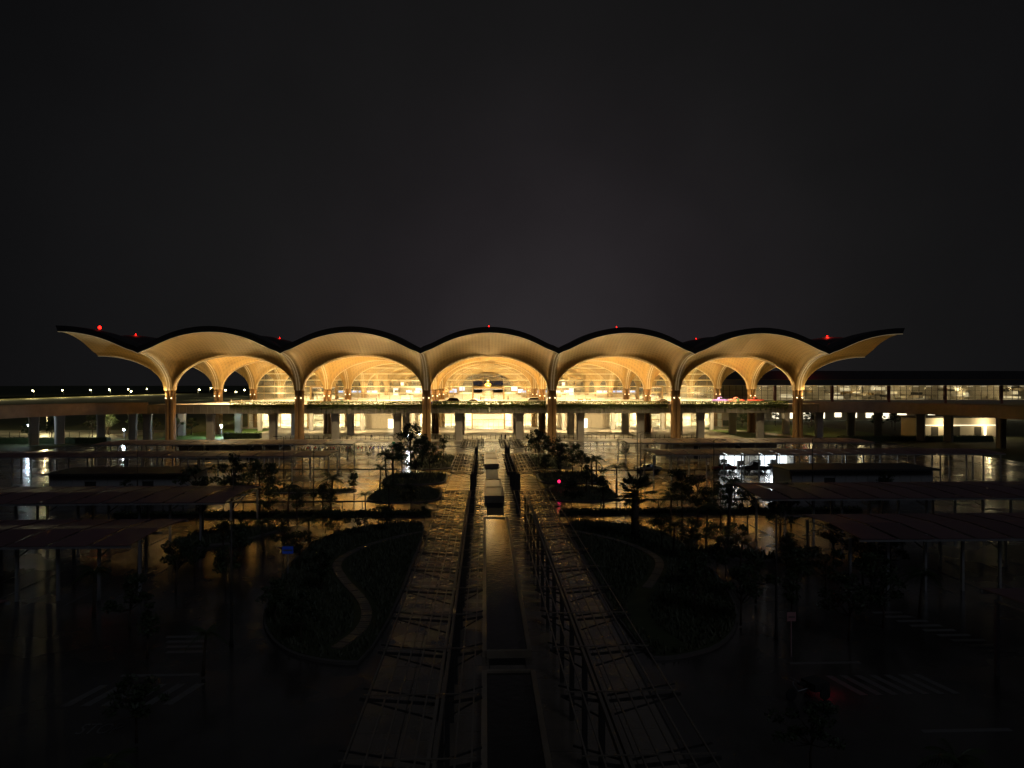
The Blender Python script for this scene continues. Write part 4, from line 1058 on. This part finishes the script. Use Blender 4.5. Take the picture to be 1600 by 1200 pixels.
# ------------------------------------------------------------------ cars
def car_meshes(kind, pm):
    if kind == 'pickup':
        st = [(-2.55,.45,.95,.78,.98,.70),(-2.45,.38,1.02,.88,1.05,.80),(-.55,.34,1.04,.90,1.07,.82),(-.45,.34,1.05,.90,1.72,.70),(.35,.34,1.05,.90,1.78,.70),(1.05,.34,1.04,.90,1.10,.80),(2.25,.36,.94,.88,.98,.78),(2.55,.45,.80,.76,.83,.66)]; cab = (3, 5)
    elif kind == 'suv':
        st = [(-2.25,.45,.95,.76,1.0,.66),(-2.15,.36,1.0,.88,1.15,.74),(-1.75,.33,1.03,.90,1.68,.66),(-.6,.32,1.03,.91,1.76,.68),(.35,.32,1.02,.91,1.70,.66),(1.05,.32,1.0,.90,1.06,.78),(2.0,.34,.90,.87,.94,.76),(2.3,.45,.76,.74,.8,.62)]; cab = (1, 5)
    else:
        st = [(-2.25,.42,.85,.74,.88,.64),(-2.1,.32,.92,.85,.96,.74),(-1.45,.30,.94,.87,1.0,.74),(-.75,.28,.94,.88,1.42,.60),(.25,.28,.93,.88,1.45,.60),(1.05,.28,.90,.88,.95,.76),(1.95,.30,.80,.85,.84,.74),(2.25,.42,.66,.72,.70,.6)]; cab = (2, 5)
    b = MB(); vs = []
    for x, z0, zb, w, zr, wr in st: vs += [(x,-w*.96,z0),(x,-w,(z0+zb)/2),(x,-w*.95,zb),(x,-wr,zr),(x,wr,zr),(x,w*.95,zb),(x,w,(z0+zb)/2),(x,w*.96,z0)]
    fs = [(i*8+k, (i+1)*8+k, (i+1)*8+(k+1) % 8, i*8+(k+1) % 8) for i in range(len(st)-1) for k in range(8)]
    fs += [tuple(range(7, -1, -1)), tuple(range((len(st)-1)*8, len(st)*8))]
    b.add(vs, fs); body = b.mesh('car_body', pm, True)
    wins = []
    for i in range(cab[0], cab[1]):
        A, B = st[i], st[i+1]
        for s_ in (-1, 1):
            def lp(S, f): return (S[0], s_*((S[3]*.95)*(1-f)+S[5]*f+.012), S[2]*(1-f)+S[4]*f)
            if min(A[4]-A[2], B[4]-B[2]) < .2 and max(A[4]-A[2], B[4]-B[2]) < .3: continue
            pts = [lp(A,.12), lp(B,.12), lp(B,.86), lp(A,.86)]
            wins.append(MB().add(pts, [(0,1,2,3)]).mesh('car_window', M['carglass']))
    A, B = st[cab[1]-1], st[cab[1]]
    wins.append(MB().add([(A[0]+.02,-A[5]*.92,A[4]-.06+.02),(A[0]+.02,A[5]*.92,A[4]-.06+.02),(B[0],B[5]*.95,B[4]+.05),(B[0],-B[5]*.95,B[4]+.05)], [(0,1,2,3)]).mesh('windscreen', M['carglass']))
    return body, wins, st
wh_t = MB().lathe([(.20,-.11),(.33,-.11),(.34,-.05),(.34,.05),(.33,.11),(.20,.11)], n=16).mesh('tyre', M['tyre'], True)
wh_r = MB().lathe([(.03,-.10),(.21,-.115),(.21,.115),(.03,.10)], n=12).mesh('rim', M['rim'])
hl_me = box_mesh('headlight', .06, .32, .14, M['headlight'], False); tl_me = box_mesh('tail_light', .05, .28, .16, M['taillight'], False)
CARM = {}
def car(kind, pm, loc, rz, lab, cat='car', scale=1.0):
    if (kind, pm) not in CARM: CARM[(kind, pm)] = car_meshes(kind, M[pm])
    body, wins, st = CARM[(kind, pm)]
    c = empty({'suv': 'parked_car', 'sedan': 'parked_car', 'pickup': 'pickup_truck'}[kind], loc, rz, lab, cat, 'cars at the terminal'); c.scale = (scale,)*3
    link('body', body, c)
    for w in wins: link('window', w, c)
    for x in (-1.4, 1.42):
        for s_ in (-1, 1):
            w = empty('wheel', (x, s_*.80, .34), parent=c); w.rotation_euler = (PI/2, 0, 0)
            link('tyre', wh_t, w); link('rim', wh_r, w)
    xf, zf = st[-1][0]-.04, st[-1][2]; xr, zr = st[0][0]+.02, st[0][2]-.12
    for s_ in (-1, 1): link('headlight', hl_me, c, (xf-.06, s_*.52, zf-.03)); link('tail_light', tl_me, c, (xr, s_*.55, zr))
    return c
DK = 10.70
car('suv', 'black', (-10.0, 210.4, DK), PI, 'dark maroon van stopped on the elevated road left of the main portal', 'car', 1.12)
car('sedan', 'blue', (-14.6, 209.5, DK), PI, 'low blue car on the elevated road beside the dark van', 'car', .85)
car('suv', 'white', (15.6, 214.2, DK), 0, 'white off-road car on the elevated road right of the main portal', 'car', 1.15)
car('sedan', 'silver', (-3.2, 214.5, DK), 0, 'pale gold car stopped before the main portal on the elevated road', 'car', 1.05)
car('sedan', 'silver', (54.1, 213.2, DK), 0, 'pale gold car on the elevated road under the fourth arch', 'car', 1.05)
car('pickup', 'purple', (76, 226.7, DK), 0, 'violet pickup truck under the rightmost arch', 'pickup')
car('pickup', 'red', (81.2, 226.9, DK), 0, 'red pickup truck under the rightmost arch, next to the violet one', 'pickup')
car('pickup', 'red', (86.9, 225.0, DK), PI, 'red pickup truck near the last column of the rightmost arch', 'pickup')
car('sedan', 'white', (30.9, 133.1, 0), PI, 'white sedan on the wet plaza right of the grass beds', 'car', 1.1)
car('sedan', 'darkred', (46.0, 134.8, 0), PI, 'dark red sedan parked left of the lit shop', 'car')
car('pickup', 'black', (51.6, 133.6, 0), PI, 'dark pickup truck silhouetted before the lit shop', 'pickup', 1.1)
# small tricycle with a glowing red tail light, near right
tk = empty('cargo_tricycle', (17.3, 37.2, 0), R(200), 'three-wheeled cargo cycle with glowing red tail light near the right crossing', 'tricycle')
MB().box(-.9, .1, -.5, .5, .45, .85).build('cargo_box', M['darksteel'], tk)
MB().tube([(.1,0,.5),(.8,0,.45),(1.15,0,.9),(1.05,0,1.1)], .035, 6).build('frame', M['steel'], tk)
MB().box(.35, .75, -.13, .13, .78, .86).build('saddle', M['tyre'], tk); MB().bar((1.05,-.33,1.1),(1.05,.33,1.1),.035).build('handlebar', M['steel'], tk)
for x, y in ((-.5,-.58),(-.5,.58),(1.25,0)):
    w = link('wheel', wh_t, tk, (x, y, .34)); w.rotation_euler = (PI/2, 0, 0); w.scale = (1, 1, .4)
MB().box(-.98, -.91, -.14, .14, .55, .75).build('tail_light', M['pinklamp'], tk)
lamp('tail_light_glow', tk, (-1.2, 0, .65), 5, (1, .02, .05), .08)

# ------------------------------------------------------------------ motorbikes
def motorbike_mesh(pm):
    m = MB()
    for x in (-.62, .62):
        n = 14; c = (x, 0, .30)
        vs = [];
        for r_ in (.30, .20):
            for yy in (-.05, .05):
                for k in range(n): t = 2*PI*k/n; vs.append((x+r_*math.cos(t), yy, .30+r_*math.sin(t)))
        fs = []
        for k in range(n):
            k2 = (k+1) % n; fs += [(k, k2, n+k2, n+k), (2*n+k, 3*n+k, 3*n+k2, 2*n+k2), (k, 2*n+k, 2*n+k2, k2), (n+k, n+k2, 3*n+k2, 3*n+k)]
        m.add(vs, fs, 1)
    m.tube([(-.85,0,.78),(-.4,0,.72),(0,0,.45),(.3,0,.42),(.5,0,.85)], [.09,.15,.14,.10,.12], 8, 0)
    m.tube([(-.75,0,.84),(-.3,0,.82),(.05,0,.76)], [.10,.13,.08], 8, 1)
    m.tube([(.62,0,.30),(.5,0,.8),(.42,0,1.02)], [.05,.06,.05], 6, 1); m.bar((.42,-.34,1.05),(.42,.34,1.05),.04,None,1)
    m.box(.5, .6, -.09, .09, .84, 1.0, 2)
    for s_ in (-1, 1): m.bar((.42,s_*.27,1.05),(.40,s_*.31,1.24),.02,None,1); m.box(.38, .41, s_*.31-.06, s_*.31+.06, 1.2, 1.28, 1)
    return m.mesh('motorbike', [pm, M['tyre'], M['headlight']], True)
MBK = [motorbike_mesh(M[k]) for k in ('black', 'red', 'white', 'blue', 'darkred')]
rm = random.Random(5)
BKN = ['black', 'red', 'white', 'blue', 'dark red']
for i in range(38):
    ci_ = rm.randrange(5); b = link('motorbike', MBK[ci_], None, (-51.5+i*.98+rm.uniform(-.15,.15), 180.2+rm.uniform(-.4,.4), 0), PI/2*rm.choice((1,-1))+rm.uniform(-.2,.2)); b.scale = (1.1,)*3
    tag(b, '%s motorbike in the long row left of the crossing, %s from left' % (BKN[ci_], ordinal(i)), 'motorbike', 'motorbikes parked along the drive at left')
for i in range(11):
    ci_ = rm.randrange(5); b = link('motorbike', MBK[ci_], None, (10.5+i*1.15+rm.uniform(-.15,.15), 180.5+rm.uniform(-.4,.4), 0), PI/2*rm.choice((1,-1))+rm.uniform(-.2,.2)); b.scale = (1.1,)*3
    tag(b, '%s motorbike in the short row right of the crossing, %s from left' % (BKN[ci_], ordinal(i)), 'motorbike', 'motorbikes parked along the drive at right')

# ------------------------------------------------------------------ people (one continuous skinned body each)
def person_mesh(name, stride, armsw, top, low_, skin):
    J = {'pel':(0,0,.95),'spi':(0,0,1.18),'che':(0,0,1.38),'nec':(0,0,1.52),'hea':(0,.01,1.62),'cro':(0,.0,1.74),
         'shL':(-.19,0,1.43),'elL':(-.24,armsw*.10,1.15),'haL':(-.25,armsw*.22,.90),'shR':(.19,0,1.43),'elR':(.24,-armsw*.10,1.15),'haR':(.25,-armsw*.22,.90),
         'hiL':(-.10,0,.90),'knL':(-.11,stride*.16,.50),'anL':(-.11,stride*.20,.08),'toL':(-.11,stride*.20+.14,.04),'hiR':(.10,0,.90),'knR':(.11,-stride*.12,.50),'anR':(.11,-stride*.26,.08),'toR':(.11,-stride*.26+.14,.04)}
    rad = {'pel':.15,'spi':.14,'che':.16,'nec':.06,'hea':.10,'cro':.075,'shL':.075,'elL':.05,'haL':.042,'shR':.075,'elR':.05,'haR':.042,'hiL':.11,'knL':.07,'anL':.05,'toL':.04,'hiR':.11,'knR':.07,'anR':.05,'toR':.04}
    Ed = [('pel','spi'),('spi','che'),('che','nec'),('nec','hea'),('hea','cro'),('che','shL'),('shL','elL'),('elL','haL'),('che','shR'),('shR','elR'),('elR','haR'),('pel','hiL'),('hiL','knL'),('knL','anL'),('anL','toL'),('pel','hiR'),('hiR','knR'),('knR','anR'),('anR','toR')]
    ks = list(J); me = bpy.data.meshes.new(name+'_skel'); me.from_pydata([J[k] for k in ks], [(ks.index(a), ks.index(b)) for a, b in Ed], [])
    o = bpy.data.objects.new(name+'_skel', me); COL.objects.link(o)
    md = o.modifiers.new('skin', 'SKIN')
    for i, k in enumerate(ks):
        sv_ = me.skin_vertices[0].data[i]; sv_.radius = (rad[k], rad[k]); sv_.use_root = (k == 'pel')
    sb = o.modifiers.new('sub', 'SUBSURF'); sb.levels = 1; sb.render_levels = 1
    dg = bpy.context.evaluated_depsgraph_get(); nm = bpy.data.meshes.new_from_object(o.evaluated_get(dg)); nm.name = name
    bpy.data.objects.remove(o)
    nm.materials.clear()
    for m_ in (top, low_, skin, M['tyre']): nm.materials.append(m_)
    for p in nm.polygons:
        z = p.center.z; p.use_smooth = True
        p.material_index = 3 if (z > 1.66 or z < .07) else 2 if z > 1.5 else 0 if z > .93 else 1
    return nm
SK = mat('skin', (.30,.18,.12), .6); TR = mat('dark_trousers', (.03,.03,.04), .8)
PM = [person_mesh('person_a', 0, .3, mat('white_shirt', (.6,.58,.55), .8), TR, SK), person_mesh('person_b', 1, 1, mat('dark_shirt', (.04,.04,.05), .8), TR, SK), person_mesh('person_c', .5, .6, mat('orange_vest', (.6,.2,.04), .8), TR, SK)]
PP = [(5.0,211.2,.13,1,'person in dark clothes standing at the forecourt fence right of the axis'),(6.2,211.3,.13,1,'second person in dark clothes beside the first at the forecourt fence'),(-8.5,211.0,.13,1,'person in dark clothes at the fence left of the axis'),
 (-33.5,211.3,.13,1,'person in dark clothes behind the row of motorbikes'),(-23.0,185,.0,0,'person in white shirt near the green bin by the drive'),(-1.5,262,10.7,2,'person in orange vest before the upper glass doors, left one'),(2.6,262,10.7,2,'person in orange vest before the upper glass doors, right one'),
 (8.5,258,10.7,2,'person in orange vest on the deck beside the white car'),(42.5,184,0,0,'person in white shirt walking on the drive near the bollards'),(46.5,184,0,2,'person in orange vest walking on the drive near the bollards'),(43.5,137,0,0,'person in white shirt standing beside the dark red sedan'),(46.0,139.5,0,0,'person in white shirt behind the dark red sedan'),(-35,231,10.7,1,'person in dark clothes crossing the deck under the second arch')]
for x, y, z, k, lb in PP:
    p = link('person', PM[k], None, (x, y, z), rm.uniform(0, 6)); tag(p, lb, 'person')

# bins, benches and other small things
def binn(x, y, z, lab):
    b = empty('wheeled_bin', (x, y, z), 0, lab, 'bin')
    gm = mat('green_plastic', (.02,.18,.07), .5)
    MB().add([(-.3,-.3,.1),(.3,-.3,.1),(.3,.3,.1),(-.3,.3,.1),(-.38,-.4,1.05),(.38,-.4,1.05),(.38,.4,1.05),(-.38,.4,1.05)], [(0,3,2,1),(4,5,6,7),(0,1,5,4),(1,2,6,5),(2,3,7,6),(3,0,4,7)]).build('bin_body', gm, b)
    MB().box(-.42, .42, -.44, .42, 1.06, 1.14).build('lid', gm, b)
    for s_ in (-1, 1):
        w = link('wheel', wh_t, b, (s_*.32, .34, .12)); w.rotation_euler = (0, PI/2, 0); w.scale = (.35, .35, .35)
binn(-42, 211, 10.7, 'green wheeled bin on the elevated road under the second arch'); binn(-24.6, 193, 0, 'green wheeled bin at the drive behind the motorbikes'); binn(81, 224, 10.7, 'green wheeled bin beside the pickups')
for n_, x in enumerate((33.2, 36.0)):
    b = empty('bench', (x, 245.3, 10.7), 0, ('left' if n_ == 0 else 'right')+' one of two brown benches on the deck under the fourth arch', 'bench')
    MB().box(-.9, .9, -.25, .25, .42, .50).build('seat', M['bronze'], b); MB().box(-.9, .9, .22, .28, .5, .95).build('backrest', M['bronze'], b)
    for s_ in (-.75, .75): MB().box(s_-.05, s_+.05, -.22, .22, 0, .42).build('leg', M['darksteel'], b)
# deck bollards in front of the hall
dp = MB().lathe([(.09,0),(.09,.9),(.05,1.0)], n=8).mesh('deck_bollard', M['paleframe'])
for i in range(50):
    b = link('bollard', dp, None, (AX-83+i*3.4, 232, 10.69)); tag(b, 'pale bollard on the elevated deck, %s from the left' % ordinal(i), 'bollard', 'bollards on the elevated deck')

# ------------------------------------------------------------------ lamp posts, signs, masts
def street_lamp(x, y, h, rz, lab, lit=None, pw=0, arm=1.2, group='unlit lamp posts of the car park'):
    l = empty('street_lamp', (x, y, 0), rz, lab, 'street lamp', group)
    MB().lathe([(.14,0),(.10,.6),(.075,h*.5),(.055,h)], n=8).build('pole', M['darksteel'], l, True)
    MB().tube([(0,0,h-.05),(arm*.5,0,h+.12),(arm,0,h+.1)], .035, 6).build('arm', M['darksteel'], l)
    MB().add([(arm-.15,-.14,h+.03),(arm+.55,-.12,h+.06),(arm+.55,.12,h+.06),(arm-.15,.14,h+.03),(arm-.1,-.10,h+.15),(arm+.5,-.07,h+.13),(arm+.5,.07,h+.13),(arm-.1,.10,h+.15)], [(0,3,2,1),(4,5,6,7),(0,1,5,4),(1,2,6,5),(2,3,7,6),(3,0,4,7)]).build('lamp_head', M['darksteel'], l)
    if lit:
        q_ = 2.0 if y > 500 else 1.0
        MB().lathe([(.05*q_,-.35*q_),(.3*q_,-.2*q_),(.38*q_,0),(.3*q_,.2*q_),(.05*q_,.3*q_)], (arm+.2,0,h-.2*q_), 10).build('bulb', M[lit], l, True)
        lamp('street_lamp_light', l, (arm+.2, 0, h-(1.7 if y > 500 else .9)), pw, (1,.84,.42) if lit == 'lampwarm' else COOL, .3)
    return l
street_lamp(19.0, 45.6, 8.0, 0, 'unlit lamp post with single arm right of the garden path')
street_lamp(-16.1, 45.8, 8.0, PI, 'tall unlit lamp post left of the near garden')
street_lamp(-28.5, 81.7, 7.0, PI, 'unlit lamp post at the wedge-shaped bed on the left')
street_lamp(-23.5, 98.5, 7.5, PI, 'unlit lamp post on the plaza left of the palms')
street_lamp(31.5, 96.5, 9.0, 0, 'tall unlit lamp post on the plaza right of the fan palm')
street_lamp(22.5, 104, 9.5, 0, 'tall unlit lamp post before the white sedan')
street_lamp(27, 122, 8, 0, 'unlit lamp post beside the second carport on the right')
street_lamp(-33, 118, 8, PI, 'unlit lamp post beside the second carport on the left')
street_lamp(46, 98, 9, 0, 'unlit lamp post by the right kiosk')
street_lamp(-47, 98, 8.5, PI, 'unlit lamp post by the left kiosk')
# far perimeter road with lit lamps
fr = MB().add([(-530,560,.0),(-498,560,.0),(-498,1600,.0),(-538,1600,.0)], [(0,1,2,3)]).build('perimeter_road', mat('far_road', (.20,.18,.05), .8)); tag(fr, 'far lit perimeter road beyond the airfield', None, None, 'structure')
frl = [(-522,700),(-524,762),(-525,826),(-526,884),(-527,947),(-528,996),(-529,1050),(-530,1110),(-532,1180)]
for n_, (x, y) in enumerate(frl):
    street_lamp(x+14, y, 9.5, PI, 'glowing yellow lamp on the far perimeter road, %s from the left frame edge' % ORD[n_], 'lampwarm', 22000, 1.5, 'far lit lamps of the perimeter road')
    bb = COL.objects[-1] if False else None
for n_, (x, y, h) in enumerate(((-302, 760, 11), (-345, 905, 12), (-300, 830, 10), (-288, 830, 8), (-330, 985, 9), (-392, 800, 9))):
    street_lamp(x, y, h, 0, 'small yellow lamp seen through the left side arches, number %s from the terminal edge' % ORD[n_], 'lampwarm', 2200, 1.2, 'far lit lamps beyond the side arches')
emb = MB().add([(-560,520,0),(-546,520,2.2),(-546,1600,2.2),(-560,1600,0)], [(0,1,2,3)]).build('embankment', M['grass']); tag(emb, 'grass bank of the far perimeter road', None, None, 'structure')
# lit lower road at far left with its guard rail, lamps and floodlights
lr = sheet('lower_road', -190, -112, 214, 262, 0.0, mat('lower_road_surface', (.16,.15,.12), .45, var=.2, scale=.5, rvar=.15), label='yellow-lit lower road behind the left ramp')
gr = empty('road_fence', (-150, 224, 0), 0, 'thin post fence beside the yellow-lit lower road', 'fence')
gp_ = MB().box(-.05, .05, -.05, .05, 0, 2.0).mesh('road_fence_post', M['darksteel'])
for i in range(24): link('post', gp_, gr, (-35+i*3, 0, 0))
for z in (.9, 1.9): MB().box(-35, 34, -.03, .03, z, z+.06).build('rail', M['darksteel'], gr)
for n_, (x, y) in enumerate(((-176, 248), (-148, 246), (-126, 238))):
    street_lamp(x, y, 6.4, -PI/2, 'yellow lamp lighting the lower road behind the left ramp, %s from the frame edge' % ORD[n_], 'lampwarm', 5500, 1.0, 'lamps of the lower road')
def flood(x, y, h, pw, lab, col=COOL, mk='lampcool', aim=None):
    f = empty('floodlight', (x, y, 0), 0, lab, 'floodlight')
    MB().lathe([(.09,0),(.06,h)], n=8).build('pole', M['steel'], f)
    MB().box(-.28, .28, -.12, .12, h, h+.4).build('housing', M['darksteel'], f)
    MB().box(-.26, .26, -.20, -.125, h+.02, h+.38).build('lens', M[mk], f)
    lamp('floodlight_beam', f, (0, -.45, h+.2), pw, col, .2)
flood(-124.5, 199, 5.2, 700, 'cool white floodlight on a pole at far left under the ramp')
flood(-108.5, 218, 2.8, 420, 'cool white floodlight low between the left piers')
flood(-20.0, 187, 3.2, 520, 'cool white floodlight beside the trees left of the crossing')
flood(-17.2, 187.5, 3.4, 60, 'small warm light beside the cool floodlight at the trees', WARM, 'lampwarm')
flood(-82.5, 226, 3.4, 2600, 'floodlight hidden beside the bright green lawn at left')
lawn = MB().box(-99, -77, 208, 268, -.05, .03).build('lawn', mat('lit_lawn', (.10,.20,.04), .8, var=.3, scale=1.5, bump=.4)); tag(lawn, 'bright green floodlit lawn left of the forecourt', None, None, 'structure')
lawn2 = MB().box(80.6, 132, 208, 285, -.05, .03).build('lawn', mat('right_lawn', (.09,.14,.03), .8, var=.3, scale=1.5, bump=.4)); tag(lawn2, 'green lawn right of the forecourt', None, None, 'structure')
pth = MB().prism([(84, 262), (88, 262), (103, 214), (96, 214)], .05, .14).build('side_path', M['forecourt']); tag(pth, 'pale path at the right end of the forecourt', None, None, 'structure')
lamp('path_light', term, (99, 40, 5), 420, WARM, .3)

def sign(x, y, h, w, hh, col, lab, name='road_sign', glow=False):
    s = empty(name, (x, y, 0), 0, lab, 'sign')
    MB().lathe([(.05,0),(.05,h)], n=8).build('pole', M['steel'], s)
    MB().box(-w/2, w/2, -.06, -.03, h-hh, h).build('sign_panel', col, s)
    MB().box(-w/2+.08, w/2-.08, -.075, -.062, h-hh*.62, h-hh*.42).build('sign_band', M['paint'], s)
sign(-17.1, 62.4, 2.6, .95, .65, mat('blue_sign', (.02,.09,.55), .5, emit=(.02,.10,.8), estr=.03), 'small blue rectangular sign standing left of the winding path')
sign(18.8, 42.9, 2.7, .55, .55, mat('faded_sign', (.45,.3,.3), .5), 'small square sign on a pole at the right crossing')
sign(-103.5, 213.5, 3.2, 2.4, 1.3, mat('white_board', (.7,.72,.72), .5), 'white board between the left piers', 'notice_board')
pk = empty('signal_light', (11.4, 108.6, .2), 0, 'small pink signal light on a short post in the right grass bed', 'signal light')
MB().lathe([(.05,0),(.05,1.3)], n=8).build('pole', M['darksteel'], pk); MB().lathe([(.04,1.3),(.2,1.4),(.2,1.7),(.04,1.8)], n=10).build('lens', M['pinklamp'], pk)
lamp('signal_glow', pk, (0, -.4, 1.5), 2, (1,.03,.2), .1)
# long barrier rails across the wet plaza
def barrier(x0, x1, y, lab):
    b = empty('barrier_rail', ((x0+x1)/2, y, 0), 0, lab, 'barrier'); L = (x1-x0)/2
    MB().box(-L, L, -.05, .05, .62, .82).build('rail', M['darksteel'], b)
    n = int(L*2/2.5)
    for i in range(n+1): MB().box(-L+2*L*i/n-.05, -L+2*L*i/n+.05, .05, .15, 0, .82).build('post', M['darksteel'], b)
barrier(-50, -16.5, 133.8, 'dark barrier rail across the wet plaza left of the far grass beds')
barrier(19, 44, 133.0-2.4, 'dark barrier rail across the wet plaza beside the white sedan')
barrier(-46, -14, 97.3, 'dark barrier rail behind the hedge of the middle cross road, left half')
barrier(16, 48, 97.3, 'dark barrier rail behind the hedge of the middle cross road, right half')
